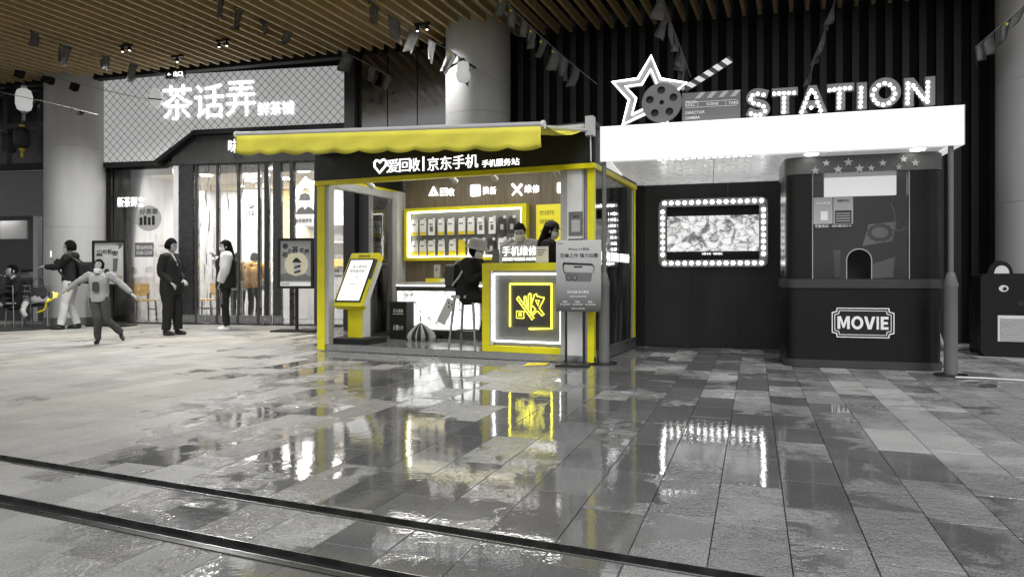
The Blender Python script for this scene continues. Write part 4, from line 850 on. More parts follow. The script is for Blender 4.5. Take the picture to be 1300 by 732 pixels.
def bulb(x_, y_, z_, par, s_=1):
    b2 = bpy.data.objects.new('bulb', bm_); COL.objects.link(b2); b2.parent = par; b2.location = (x_, y_, z_); b2.scale = (s_,) * 3
for x_ in bx: bulb(x_, FYm - .012, o0[2] + .055, bf); bulb(x_, FYm - .012, o0[3] - .055, bf)
for z_ in bzz: bulb(o0[0] + .06, FYm - .012, z_, bf); bulb(o0[1] - .06, FYm - .012, z_, bf)
box('screen_back', 'matte_black', mv, i0[0] - .02, i0[1] + .02, PYl - .012, PYl - .003, i0[2] - .02, i0[3] + .02)
m = bpy.data.materials.new('town_drawing'); m.use_nodes = True; nt = m.node_tree; N_ = nt.nodes; b = N_['Principled BSDF']; tc = N_.new('ShaderNodeTexCoord')
vo = N_.new('ShaderNodeTexVoronoi'); vo.feature = 'DISTANCE_TO_EDGE'; vo.inputs['Scale'].default_value = 5; mp = N_.new('ShaderNodeMapping'); mp.inputs['Scale'].default_value = (1, 1, 2.2); mp.inputs['Rotation'].default_value = (0, .15, 0)
wv = N_.new('ShaderNodeTexNoise'); wv.inputs['Scale'].default_value = 5; wv.inputs['Detail'].default_value = 5; wv.inputs['Distortion'].default_value = 1.5
ad = N_.new('ShaderNodeMixRGB'); ad.inputs[0].default_value = .2; nt.links.new(tc.outputs['Object'], mp.inputs[0]); nt.links.new(mp.outputs[0], ad.inputs[1]); nt.links.new(wv.outputs['Color'], ad.inputs[2]); nt.links.new(tc.outputs['Object'], wv.inputs['Vector']); nt.links.new(ad.outputs[0], vo.inputs['Vector'])
r1 = N_.new('ShaderNodeValToRGB'); r1.color_ramp.elements[0].color = (.15, .15, .15, 1); r1.color_ramp.elements[1].color = (.8, .8, .8, 1); r1.color_ramp.elements[1].position = .05
r2 = N_.new('ShaderNodeValToRGB'); r2.color_ramp.elements[0].position = .36; r2.color_ramp.elements[1].position = .55; r2.color_ramp.elements[0].color = (.2, .2, .2, 1)
mu = N_.new('ShaderNodeMixRGB'); mu.blend_type = 'MULTIPLY'; mu.inputs[0].default_value = 1; nt.links.new(vo.outputs['Distance'], r1.inputs[0]); nt.links.new(wv.outputs[0], r2.inputs[0]); nt.links.new(r1.outputs[0], mu.inputs[1]); nt.links.new(r2.outputs[0], mu.inputs[2])
nt.links.new(mu.outputs[0], b.inputs['Base Color']); nt.links.new(mu.outputs[0], b.inputs['Emission Color']); b.inputs['Emission Strength'].default_value = .6; M['town'] = m
PX = PYl - .03
box('screen_print', 'town', mv, MV.x(847, PX), MV.x(963.5, PX), PX, PX + .01, mz(847, 319.5, PX)[1], mz(847, 275, PX)[1])
textp(MV, PX, '光影长安 · 电影驿站', 'signsoft', mv, 891, 917, 320.5, 323.5, 'lettering', .002, .02)
MB().tube([(MV.x(924, PYl), PYl - .01, RB), (MV.x(924, PYl), PYl - .01, mz(924, 252, PYl)[1])], .004, 5).build('cable', 'mid', mv)
# ticket booth
BY = .42; bx0, bx1 = MV.x(997, BY + .12), MV.x(1193.5, BY + .12); bD = BY + .8
def bzr(py): return MV.hit(993, py, BY + .12)[1]
def brr(e_): return rrect(bx0 - e_, bx1 + e_, BY - e_, bD + e_, .13 + e_, 8)
zl0, zl1, zh0 = bzr(365), bzr(354), bzr(224)
MB().prism(brr(0), .09, zl0, 'xy').build('booth_base', 'booth', mv, smooth=True)
MB().prism(brr(.018), .006, .088, 'xy').build('booth_skirt', 'boothtrim', mv, smooth=True); MB().prism(brr(.022), zl0 + .001, zl1, 'xy').build('booth_ledge', 'boothtrim', mv, smooth=True)
MB().prism(brr(.014), zh0, RB + .010, 'xy').build('booth_header', 'boothhead', mv, smooth=True)
gx0, gx1 = MV.x(1031.6, BY), MV.x(1154.4, BY)
half = [q for q in brr(0)]
Lh = clip(half, -1, 0, -gx0); Rh = clip(half, 1, 0, gx1)
def shell(P, cut):                                # hollow side of the booth: outer outline minus the inside
    inn = [(min(max(x_, bx0 + .05), bx1 - .05), min(max(y_, BY + .05), bD - .05)) for x_, y_ in P]
    return inn
MB().prism(clip(Lh, 0, -1, -(BY + .12)), zl1 + .001, zh0 - .001, 'xy').build('booth_front', 'booth', mv, smooth=True); MB().prism(clip(Rh, 0, -1, -(BY + .12)), zl1 + .001, zh0 - .001, 'xy').build('booth_front', 'booth', mv, smooth=True)
MB().box(bx0 + .001, bx0 + .05, BY + .121, bD - .12, zl1 + .001, zh0 - .001).build('booth_side', 'booth', mv); MB().box(bx1 - .05, bx1 - .001, BY + .121, bD - .12, zl1 + .001, zh0 - .001).build('booth_side', 'booth', mv)
box('booth_back', 'soft_black', mv, bx0 + .02, bx1 - .02, bD - .119, bD - .06, zl1 + .001, zh0 - .001)
ax0, ax1, azt = MV.x(1075, BY), MV.x(1107, BY), MV.hit(1075, 316, BY)[1]; ar = (ax1 - ax0) / 2
out = [(gx0, zl1 + .002), (ax0, zl1 + .002)] + [(ax0 + ar - ar * math.cos(R(a_)), azt - ar + ar * math.sin(R(a_))) for a_ in range(0, 181, 15)] + [(ax1, zl1 + .002), (gx1, zl1 + .002), (gx1, zh0 - .003), (gx0, zh0 - .003)]
plate('booth_glass', [out], 'bglass', mv, BY + .02, .008)
tuber('hatch_rim', 'light', mv, [(x_, BY + .015, z_) for x_, z_ in out[1:-3]], .006, 6)
box('hatch_shade', 'matte_black', mv, ax0 - .03, ax1 + .03, BY + .2, BY + .21, zl1 + .002, azt + .04)
for x_ in (gx0, gx1): box('glass_edge', 'light', mv, x_ - .004, x_ + .004, BY - .002, BY + .012, zl1 + .003, zh0 - .003)
a, b_ = MV.hit(1047, 222, .8), MV.hit(1138, 247, .8); box('inner_lightbox', 'screenlow', mv, a[0], b_[0], .8, .86, b_[1], a[1] + .02)
a, b_ = MV.hit(1100, 284, bD - .13), MV.hit(1142, 310, bD - .13)
w2 = MB().prism([MV.hit(*q, bD - .14) for q in ((1103, 285), (1138, 281), (1133, 306), (1095, 312))], bD - .14, bD - .13).build('inner_poster', 'paper', mv)  # sheets in the booth stand in mostly for reflections on its window
q = MV.hit(1117, 295, bD - .14); plate('gear_print', [[(q[0] + .13 * (1.12 if k % 2 else 1) * math.cos(2 * math.pi * k / 24), q[1] + .1 * (1.12 if k % 2 else 1) * math.sin(2 * math.pi * k / 24)) for k in range(24)], circ(q[0], q[1], .09, 18, .065)], 'inkg', w2, bD - .144, .003)
MB().prism([MV.hit(*q, bD - .14) for q in ((1058, 318), (1074, 316), (1074, 350), (1060, 352))], bD - .14, bD - .13).build('inner_poster', 'light', mv); MB().prism([MV.hit(*q, bD - .14) for q in ((1108, 335), (1136, 326), (1134, 352), (1108, 353))], bD - .14, bD - .13).build('inner_poster', 'paper', mv)
MB().tube([(x_, BY + .05, z_) for x_, z_ in (MV.hit(*q, BY + .05) for q in ((1131, 258), (1135, 268), (1136, 285), (1140, 293), (1153, 288)))], .004, 5, 4).build('cable', 'light', mv)
# posters on the booth glass
GYb = BY + .012
def gb(px, py): return MV.hit(px, py, GYb)
a, b_ = gb(1032, 251), gb(1057, 284); box('glass_notice', 'light', mv, a[0] + .006, b_[0], GYb, GYb + .004, b_[1], a[1]); c0, c1 = gb(1058, 251), gb(1083, 284); nb = box('glass_notice', 'light', mv, c0[0], c1[0], GYb, GYb + .004, c1[1] , c0[1] + .004)
text('lettering', '扫码购票', 'printw', mv, a[0] + .03, b_[0] - .02, a[1] - .08, a[1] - .05, GYb - .0005, .001, .02); box('blank_square', 'printw', mv, a[0] + .08, b_[0] - .05, GYb - .002, GYb - .0005, b_[1] + .04, b_[1] + .14)
box('notice_table', 'dark', nb, c0[0] + .015, c1[0] - .015, GYb - .002, GYb - .0005, c1[1] + .01, c1[1] + .15); text('lettering', '电影场次', 'ink', nb, c0[0] + .04, c1[0] - .04, c0[1] - .05, c0[1] - .02, GYb - .0005, .001, .02)
for k in range(4): box('table_row', 'light', nb, c0[0] + .025, c1[0] - .03, GYb - .003, GYb - .0022, c1[1] + .03 + .027 * k, c1[1] + .04 + .027 * k)
a2, b2 = gb(1032, 284.5), gb(1083, 289); st2 = box('phone_strip', 'ink', mv, a2[0] + .006, b2[0], GYb, GYb + .004, b2[1], a2[1]); text('lettering', '客服电话：029-88132111', 'printw', st2, a2[0] + .02, b2[0] - .02, b2[1] + .008, a2[1] - .008, GYb - .0005, .001, .02)
# stars on the header
for px, py, r_, m_ in ((1035, 217, 6, 'light'), (1049, 207, 5, 'light'), (1064, 215, 6, 'light'), (1077, 206, 6, 'light'), (1091, 214, 6, 'light'), (1106, 213.5, 4.5, 'light'), (1120.5, 207, 5, 'light'), (1141, 212, 5, 'light'), (1147, 202, 5, 'light'), (1162, 207, 5.5, 'light')):
    x_, z_ = MV.hit(px, py, BY - .016); rr_ = r_ * 7.4 / FPX; plate('star', [star(x_, z_, rr_)], 'star' if px not in (1035, 1141, 1162) else m_, mv, BY - .024, .009)
# MOVIE badge
def bp_(px, py): return MV.hit(px, py, BY - .004)
cx_, cz_ = bp_(1095, 409.5); hw, hh2 = (bp_(1135, 409)[0] - bp_(1055, 409)[0]) / 2, .165
def notch(w_, h_, n_): return [(cx_ - w_ + n_, cz_ - h_)] + [(cx_ + w_ - n_, cz_ - h_), (cx_ + w_ - n_ * .9, cz_ - h_ + n_ * .75), (cx_ + w_, cz_ - h_ + n_), (cx_ + w_, cz_ + h_ - n_), (cx_ + w_ - n_ * .9, cz_ + h_ - n_ * .75), (cx_ + w_ - n_, cz_ + h_), (cx_ - w_ + n_, cz_ + h_), (cx_ - w_ + n_ * .9, cz_ + h_ - n_ * .75), (cx_ - w_, cz_ + h_ - n_), (cx_ - w_, cz_ - h_ + n_), (cx_ - w_ + n_ * .9, cz_ - h_ + n_ * .75)]
bg_ = plate('badge', [notch(hw, hh2, .05)], 'matte_black', mv, BY - .012, .011); plate('badge_border', [notch(hw - .002, hh2 - .002, .05), notch(hw - .012, hh2 - .012, .05)], 'printw', bg_, BY - .016, .004); plate('badge_border', [notch(hw - .03, hh2 - .03, .045), notch(hw - .037, hh2 - .037, .045)], 'printw', bg_, BY - .016, .004)
mx0, mx1, mz0, mz1 = cx_ - hw + .06, cx_ + hw - .06, cz_ - .07, cz_ + .07
def bold_glyph(ch, a_, b_, st):
    u, v = st / (b_ - a_), st / (mz1 - mz0)
    o = {'M': [[(0, 0), (0, 1), (u * 1.25, 1), (.5, .42), (1 - u * 1.25, 1), (1, 1), (1, 0), (1 - u, 0), (1 - u, .66), (.5 + u * .3, .08), (.5 - u * .3, .08), (u, .66), (u, 0)]], 'O': [circ(.5, .5, .5, 32, .52), circ(.5, .5, .5 - u, 28, .5 - v)],
        'V': [[(0, 1), (.5 - u * .62, 0), (.5 + u * .62, 0), (1, 1), (1 - u * 1.1, 1), (.5, .3), (u * 1.1, 1)]], 'I': [rect(0, 1, 0, 1)], 'E': [[(0, 0), (0, 1), (1, 1), (1, 1 - v), (u, 1 - v), (u, .5 + v / 2), (.92, .5 + v / 2), (.92, .5 - v / 2), (u, .5 - v / 2), (u, v), (1, v), (1, 0)]]}[ch]
    plate('badge_letter', [[(a_ + p_ * (b_ - a_), mz0 + q_ * (mz1 - mz0)) for p_, q_ in l_] for l_ in o], 'printw', bg_, BY - .0175, .005)
for ch, a_, b_ in (('M', 0, .245), ('O', .275, .51), ('V', .525, .745), ('I', .77, .815), ('E', .85, 1)): bold_glyph(ch, mx0 + a_ * (mx1 - mx0), mx0 + b_ * (mx1 - mx0), .028)
# roof decorations
SYr = .16
sx0, sz0 = MV.hit(822.3, 119.7, SYr); Rr = 50 * 7.75 / FPX
ms = bpy.data.objects.new('marquee_star', None); COL.objects.link(ms); ms.parent = mv
tuber('neon_tube', 'neon', ms, [(x_, SYr, z_) for x_, z_ in star(sx0, sz0, Rr, .5, 85)], .014, 6, True); tuber('neon_tube', 'neon', ms, [(x_, SYr, z_) for x_, z_ in star(sx0 + .01, sz0 - .005, Rr * .66, .5, 85)], .012, 6, True)
plate('star_plate', [star(sx0, sz0, Rr * 1.06, .5, 85), star(sx0, sz0, Rr * .56, .5, 85)], 'mid', ms, SYr + .03, .02)
RY = .06; rx0, rz0 = MV.hit(840, 130, RY); rr_ = 25.5 * 7.65 / FPX
fr2 = plate('film_reel', [circ(rx0, rz0, rr_, 48)] + [circ(rx0 + rr_ * .62 * math.cos(R(a_)), rz0 + rr_ * .62 * math.sin(R(a_)), rr_ * .2, 16) for a_ in (92, 20, -52, -124, 164)] + [circ(rx0, rz0, rr_ * .12, 12)], 'mid', mv, RY, .04)
plate('reel_back', [circ(rx0, rz0, rr_ * .9, 32)], 'dark', fr2, RY + .045, .01)
cY = .10
cp = [MV.hit(*q, cY) for q in ((866, 118.5), (940, 114), (940, 151), (866, 154.5))]
cb_ = MB().prism(cp, cY, cY + .04).build('clapperboard', 'mid', mv)
def cq(u, v): return (cp[0][0] + (cp[1][0] - cp[0][0]) * u, cp[3][1] + (cp[0][1] - cp[3][1]) * v + (cp[1][1] - cp[0][1]) * u)
for k in range(4): u = .22 + .2 * k; MB().prism([cq(u, .78), cq(u + .09, .78), cq(u + .19, .99), cq(u + .10, .99)], cY - .004, cY - .0005).build('stripe', 'light', cb_)
for s_, u, v in (('PROD.', .06, .62), ('ROLL', .06, .52), ('SCENE', .42, .52), ('TAKE', .8, .52), ('DIRECTOR', .06, .25), ('CAMERA', .06, .07)):
    q = cq(u, v); text('lettering', s_, 'printw', cb_, q[0], q[0] + .026 * len(s_), q[1], q[1] + .03, cY - .0005, .002, .02)
for v in (.47, .66): MB().prism([cq(.06, v), cq(.94, v), cq(.94, v + .012), cq(.06, v + .012)], cY - .003, cY - .0005).build('rule', 'printw', cb_)
for u in (.27, .75): MB().prism([cq(u, .48), cq(u + .006, .48), cq(u + .006, .66), cq(u, .66)], cY - .003, cY - .0005).build('rule', 'printw', cb_)
s4 = [MV.hit(760 + x_ / 4.304, 50 + y_ / 4.304, cY) for x_, y_ in ((452, 262), (713, 92), (735, 123), (480, 286))]
ck = MB().prism(s4, cY, cY + .035).build('clapper_stick', 'dark', mv)
def sq(u, v): a_ = Vector(s4[0]).lerp(Vector(s4[1]), u); c_ = Vector(s4[3]).lerp(Vector(s4[2]), u); return tuple(a_.lerp(c_, v))
for k in range(5): u = .08 + .19 * k; MB().prism([sq(u, 0), sq(min(1, u + .1), 0), sq(min(1, u + .1 + .04), 1), sq(u + .04, 1)], cY - .004, cY - .0005).build('stripe', 'printw', ck)
q = MV.hit(867, 112.5, cY); MB().tube([(q[0], cY - .012, q[1]), (q[0], cY + .03, q[1])], .02, 10).build('hinge', 'light', cb_)
LY = .12
LET = (('S', 948.5, 977.5, 116, 149), ('T', 979.5, 1012, 114.5, 147), ('A', 1012.5, 1049, 111.5, 145.5), ('T', 1049, 1083, 109, 142), ('I', 1086.5, 1099, 107, 140.5), ('O', 1102, 1142, 102, 139), ('N', 1146, 1185, 101.5, 137))
BULB = dict(S=((160, 165), (130, 160), (103, 168), (92, 190), (108, 208), (135, 215), (160, 225), (168, 250), (143, 268), (117, 270), (95, 262)), T=((215, 160), (240, 158), (265, 157), (290, 156), (317, 155), (266, 182), (265, 206), (265, 230), (264, 253)),
    A=((407, 143), (395, 160), (385, 182), (375, 207), (367, 230), (357, 254), (423, 157), (431, 178), (438, 203), (447, 225), (455, 247), (406, 232)), T2=((500, 142), (525, 138), (552, 135), (580, 132), (606, 130), (552, 160), (550, 183), (550, 206), (549, 230)), I=((664, 130), (663, 154), (662, 178), (661, 203), (659, 226)),
    O=((785, 106), (812, 114), (830, 133), (838, 160), (828, 186), (807, 207), (777, 217), (749, 210), (731, 192), (723, 167), (732, 138), (755, 116)), N=((905, 108), (905, 133), (904, 160), (904, 184), (903, 208), (932, 118), (945, 136), (957, 154), (970, 171), (984, 187), (1008, 101), (1008, 125), (1007, 150), (1007, 175), (1006, 200)))
def ribbon(path, w_):                             # outline of a thick stroke along a path
    P, _ = catmull([(a_, b_, 0) for a_, b_ in path], 4); lft, rgt = [], []
    for i_, p_ in enumerate(P):
        d_ = (P[min(i_ + 1, len(P) - 1)] - P[max(i_ - 1, 0)]).normalized(); n_ = Vector((-d_.y, d_.x, 0)) * w_ / 2
        if i_ == 0: p_ = p_ - d_ * w_ * .45
        if i_ == len(P) - 1: p_ = p_ + d_ * w_ * .45
        lft.append((p_.x + n_.x, p_.y + n_.y)); rgt.append((p_.x - n_.x, p_.y - n_.y))
    return lft + rgt[::-1]
def letter(ch, pl, pr_, pt2, pb2):
    x0_, z1_ = MV.hit(pl, pt2, LY); _, z0_ = MV.hit(pl, pb2, LY); x1_ = MV.x(pr_, LY); w_, h_ = x1_ - x0_, z1_ - z0_; st = .088
    u, v = st / w_, st / h_
    if ch == 'T': o = [[(0, 1), (0, 1 - v), (.5 - u / 2, 1 - v), (.5 - u / 2, 0), (.5 + u / 2, 0), (.5 + u / 2, 1 - v), (1, 1 - v), (1, 1)]]
    elif ch == 'I': o = [[(0, 0), (1, 0), (1, 1), (0, 1)]]
    elif ch == 'A': o = [[(0, 0), (.36, 1), (.64, 1), (1, 0), (1 - u * 1.1, 0), (.76, .2), (.24, .2), (u * 1.1, 0)], [(.34, .44), (.66, .44), (.5, .84)]]
    elif ch == 'N': o = [[(0, 0), (0, 1), (u, 1), (1 - u, .42), (1 - u, 1), (1, 1), (1, 0), (1 - u, 0), (u, .58), (u, 0)]]
    elif ch == 'O': o = [circ(.5, .5, .5, 32), circ(.5, .5, .5 - u, 28, .5 - v)]
    if ch == 'S':
        o = [[((a_ - x0_) / w_, (b_ - z0_) / h_) for a_, b_ in ribbon([MV.hit(930 + a_ / 4.067, 80 + b_ / 4.067, LY) for a_, b_ in BULB['S']], st * 1.05)]]
    return plate('marquee_letter', [[(x0_ + a_ * w_, z0_ + b_ * h_) for a_, b_ in q_] for q_ in o], 'mid', mv, LY - .06, .06)
for k, (ch, pl, pr_, pt2, pb2) in enumerate(LET):
    lo_ = letter(ch, pl, pr_, pt2, pb2)
    for q in BULB['T2' if k == 3 else ch]: x_, z_ = MV.hit(930 + q[0] / 4.067, 80 + q[1] / 4.067, LY - .06); bulb(x_, LY - .064, z_, lo_, .64)
box('letter_rail', 'dark', mv, MV.x(945, LY), MV.x(1187, LY), LY - .02, LY + .02, RT - .03, RT + .012)

# ------------------------------------------------------------------ bear box, sign, hose
BB = F(*(lambda v: (v.x, v.y))(gnd(1245, 452)), 20)
bear = thing('bear_box', 'black bear shaped metal box with a white ear and grille', 'box', (BB.ox, BB.oy, 0), BB.deg)
bw_ = BB.x(1297) * 2; bt = BB.hit(1245, 347)[1]
MB().prism(rrect(0, bw_, .01, bt, .07), 0, .45).build('body', 'soft_black', bear, bevel=.006); box('rear_body', 'matte_black', bear, -.0, bw_, .452, .52, .01, bt - .15)
for sgn in (0, 1):
    ex = BB.x(1270.5); ex = ex if not sgn else bw_ - ex
    er = MB().prism([(ex + .135 * math.cos(R(a_)), bt - .005 + .165 * math.sin(R(a_))) for a_ in range(0, 181, 12)], .01, .1).build('ear', 'soft_black', bear); MB().prism([(ex + .01 + .08 * math.cos(R(a_)), bt + .0 + .1 * math.sin(R(a_))) for a_ in range(0, 181, 12)], -.002, .009).build('inner_ear', 'white', er)
    e0 = BB.hit(1274, 366); exx = e0[0] if not sgn else bw_ - e0[0]
    ey = plate('eye', [circ(exx, e0[1], .052, 20, .042)], 'white', bear, -.006, .005); plate('pupil', [circ(exx + .012, e0[1] - .003, .022, 14)], 'ink', ey, -.011, .004)
n0 = BB.hit(1297, 385); plate('nose', [circ(bw_ / 2, n0[1], .05, 18, .035)], 'ink', bear, -.008, .007)
g0, g1 = BB.hit(1266.5, 400), BB.hit(1266.5, 433); gr = box('grille', 'white', bear, g0[0], bw_ - g0[0], -.008, -.001, g1[1], g0[1])
k = 0; z_ = g1[1] + .02
while z_ < g0[1] - .02: MB().prism([(-.022, z_), (-.0085, z_ + .012), (-.0085, z_ + .002)], g0[0] + .03, bw_ - g0[0] - .03, 'yz').build('louvre', 'light', gr); z_ += .024
p = at(1302, 302, 9.95); t = thing('column_sign', 'white rounded sign on the right column above the bear box', 'sign', p, 30); MB().prism(rrect(-.09, .45, -.24, .25, .09), 0, .05).build('panel', 'signsoft', t); plate('rim', [rrect(-.105, .465, -.255, .265, .1), rrect(-.09, .45, -.24, .25, .09)], 'dark', t, -.005, .06); MB().tube([(.1, .05, 0), (.1, .2, 0)], .03, 8).build('bracket', 'dark', t)
def line3(name, pts_, r_, m_, lab, cat):
    t_ = MB().tube([Vector(q) - Vector(pts_[0]) for q in pts_], r_, 7, 5).build(name, m_, None, True); t_.location = pts_[0]; return tag(t_, lab, cat)
line3('hose', [tuple(gnd(1190, 441) + Vector((0, 0, .25))), tuple(gnd(1200, 445) + Vector((0, 0, .05))), tuple(gnd(1215, 445) + Vector((0, 0, .03))), tuple(gnd(1240, 441) + Vector((0, 0, .05)))], .022, 'white', 'white hose on the ground between the ticket booth and bear box', 'hose')
line3('cable', [tuple(gnd(1213, 481) + Vector((0, 0, .02))), tuple(gnd(1250, 481) + Vector((0, 0, .01))), tuple(gnd(1300, 484) + Vector((0, 0, .01))), tuple(gnd(1370, 487) + Vector((0, 0, .01)))], .009, 'white', 'thin white cable lying on the paving by the right pole', 'cable')

# ------------------------------------------------------------------ advert stands before the tea shop
def stand(fr, pl, pr_, pt2, pb2, lab, build):
    t_ = thing('poster_stand', lab, 'poster stand', (fr.ox, fr.oy, 0), fr.deg, 'framed posters on stands by the tea shop')
    x0_, x1_ = fr.x(pl), fr.x(pr_); z1_ = fr.hit(pl, pt2)[1]; z0_ = fr.hit(pl, pb2)[1]; f_ = .045
    plate('frame', [rect(x0_, x1_, z0_, z1_), rect(x0_ + f_, x1_ - f_, z0_ + f_, z1_ - f_)], 'matte_black', t_, -.02, .05)
    sh2 = box('poster', build, t_, x0_ + f_ - .005, x1_ - f_ + .005, .0, .02, z0_ + f_ - .005, z1_ - f_ + .005)
    c_ = (x0_ + x1_) / 2
    MB().tube([(c_, .05, .02), (c_, .05, z0_ + .3)], .03, 10).build('pole', 'matte_black', t_); box('foot', 'matte_black', t_, c_ - .42, c_ + .42, -.16, .3, .004, .03, .004)
    return t_, sh2, (x0_ + f_, x1_ - f_, z0_ + f_, z1_ - f_)
v = gnd(378, 421); A2 = F(v.x, v.y, 8)
t, sh2, q = stand(A2, 353, 398, 302.5, 366, 'black framed grey milk tea poster on a single pole stand', 'posterg')
w_, h_ = q[1] - q[0], q[3] - q[2]
def pp(u, vv): return (q[0] + w_ * u, q[2] + h_ * vv)
plate('moon_print', [circ(*pp(.52, .48), w_ * .38, 32)], mat('moon_cream', (.62, .58, .42), .6), sh2, -.0015, .0012); 
plate('cup_print', [[pp(.45, .25), pp(.63, .25), pp(.66, .55), pp(.42, .55)]], 'light', sh2, -.003, .0012); plate('cup_lid', [[pp(.38, .52), pp(.7, .52), pp(.6, .6), pp(.52, .63), pp(.46, .6)]], 'ink', sh2, -.0045, .0012)
for vv in (.42, .31): plate('cup_band', [[pp(.44, vv), pp(.66, vv + .05), pp(.66, vv + .0), pp(.46, vv - .03)]], 'ink', sh2, -.0045, .0012)
plate('hill_print', [[pp(0, .12), pp(1, .12), pp(1, .2), pp(.8, .27), pp(.5, .22), pp(.2, .29), pp(0, .25)]], 'mid', sh2, -.0021, .0008); plate('footer', [[pp(0, 0), pp(1, 0), pp(1, .09), pp(0, .09)]], 'printw', sh2, -.0025, .0015)
for ch, u, vv, s_ in (('相', .06, .63, .17), ('见', .24, .71, .14), ('甚', .38, .73, .2), ('欢', .62, .73, .15), ('屋', .78, .70, .15)):
    a = pp(u, vv); text('lettering', ch, 'ink', sh2, a[0], a[0] + w_ * s_, a[1], a[1] + h_ * s_ * .75, -.0005, .002, .04)
a = pp(.08, .83); plate('seal', [circ(*pp(.16, .88), w_ * .09, 14)], 'dark', sh2, -.002, .0015); text('lettering', '茶话弄', 'ink', sh2, pp(.06, 0)[0], pp(.3, 0)[0], pp(0, .03)[1], pp(0, .065)[1], -.003, .001, .02)
v = gnd(140, 414); A1 = F(v.x, v.y, 8)
t, sh2, q = stand(A1, 117.5, 160, 305.5, 363, 'black framed pale tea poster behind the running child', 'posterl')
w_, h_ = q[1] - q[0], q[3] - q[2]
for ch, u, vv, s_ in (('盛', .05, .68, .23), ('世', .28, .74, .14), ('长', .42, .72, .2), ('安', .6, .68, .2)): a = pp(u, vv); text('lettering', ch, 'ink', sh2, a[0], a[0] + w_ * s_, a[1], a[1] + h_ * s_ * .65, -.0005, .002, .06)
plate('cup_print', [[pp(.62, .3), pp(.76, .3), pp(.8, .62), pp(.63, .62)]], 'mid', sh2, -.002, .0015); plate('tray_print', [[pp(.3, .22), pp(.95, .2), pp(.92, .12), pp(.4, .12)]], mat('tray_print_colour', (.4, .36, .25), .6), sh2, -.002, .0015); plate('bowl_print', [circ(*pp(.42, .3), w_ * .09, 14)], 'dark', sh2, -.0035, .001)
plate('branch_print', [[pp(.7, .97), pp(.98, .98), pp(.9, .88), pp(.8, .84), pp(.83, .92)]], 'inkg', sh2, -.002, .0015)

# ------------------------------------------------------------------ people
BASE = dict(pelvis=(0, 0, .93), waist=(0, .005, 1.08), chest=(0, .0, 1.29), neck=(0, .01, 1.43), head=(0, -.015, 1.575),
    shL=(.175, .01, 1.385), shR=(-.175, .01, 1.385), elL=(.215, .03, 1.11), elR=(-.215, .03, 1.11), wrL=(.215, -.06, .87), wrR=(-.215, -.06, .87),
    hipL=(.09, 0, .9), hipR=(-.09, 0, .9), knL=(.1, -.02, .48), knR=(-.1, -.02, .48), anL=(.1, .02, .085), anR=(-.1, .02, .085))
def skin_body(name, J, parent, m):
    keys = ['pelvis', 'waist', 'chest', 'neck', 'shL', 'elL', 'wrL', 'shR', 'elR', 'wrR', 'hipL', 'knL', 'anL', 'hipR', 'knR', 'anR']
    rad = dict(pelvis=.115, waist=.105, chest=.12, neck=.052, shL=.062, elL=.04, wrL=.028, shR=.062, elR=.04, wrR=.028, hipL=.085, knL=.055, anL=.038, hipR=.085, knR=.055, anR=.038)
    ed = [('pelvis', 'waist'), ('waist', 'chest'), ('chest', 'neck'), ('chest', 'shL'), ('shL', 'elL'), ('elL', 'wrL'), ('chest', 'shR'), ('shR', 'elR'), ('elR', 'wrR'), ('pelvis', 'hipL'), ('hipL', 'knL'), ('knL', 'anL'), ('pelvis', 'hipR'), ('hipR', 'knR'), ('knR', 'anR'), ('neck', 'headb')]
    keys.append('headb'); rad['headb'] = .05; hb = J['neck'].lerp(J['head'], .55)
    co = [hb if k == 'headb' else J[k] for k in keys]
    me = bpy.data.meshes.new('body'); me.from_pydata([tuple(c) for c in co], [(keys.index(a), keys.index(b)) for a, b in ed], [])
    ob = bpy.data.objects.new('body', me); md = ob.modifiers.new('skin', 'SKIN'); s2 = ob.modifiers.new('sub', 'SUBSURF'); s2.levels = 1; s2.render_levels = 1
    for i, k in enumerate(keys):
        sv = me.skin_vertices[0].data[i]; r_ = rad[k] * J['s']; sv.radius = (r_, r_); sv.use_root = k == 'pelvis'
    out = to_mesh(ob)
    return out
def head_bm(b, J, s):
    H = J['head']; Rm = J['hrot']
    m0 = MB()
    m0.ball((0, 0, 0), .074 * s, .092 * s, .112 * s, 16, 12)
    for v in m0.b.verts:                          # narrow jaw, flatter face
        if v.co.z < 0: v.co.x *= 1 + v.co.z / (.112 * s) * .28; v.co.y += v.co.z * .12
    m0.loft([[(-.012 * s, -.088 * s, -.022 * s), (.012 * s, -.088 * s, -.022 * s), (0, -.112 * s, -.02 * s)], [(-.006 * s, -.086 * s, .022 * s), (.006 * s, -.086 * s, .022 * s), (0, -.093 * s, .022 * s)]])
    for sg in (-1, 1): m0.ball((sg * .076 * s, .008 * s, -.005 * s), .011 * s, .02 * s, .03 * s, 8, 5)
    m0.tube([(-.022 * s, -.084 * s, -.055 * s), (0, -.09 * s, -.056 * s), (.022 * s, -.084 * s, -.055 * s)], .006 * s, 6)
    m0.xf(Matrix.Translation(H) @ Rm)
    return m0
def eyes_bm(J, s):
    m0 = MB()
    for sg in (-1, 1):
        m0.ball((sg * .03 * s, -.083 * s, .005 * s), .012 * s, .006 * s, .007 * s, 8, 5)
        m0.tube([(sg * .016 * s, -.088 * s, .026 * s), (sg * .032 * s, -.087 * s, .031 * s), (sg * .046 * s, -.078 * s, .026 * s)], .004 * s, 5)
    m0.xf(Matrix.Translation(J['head']) @ J['hrot']); return m0
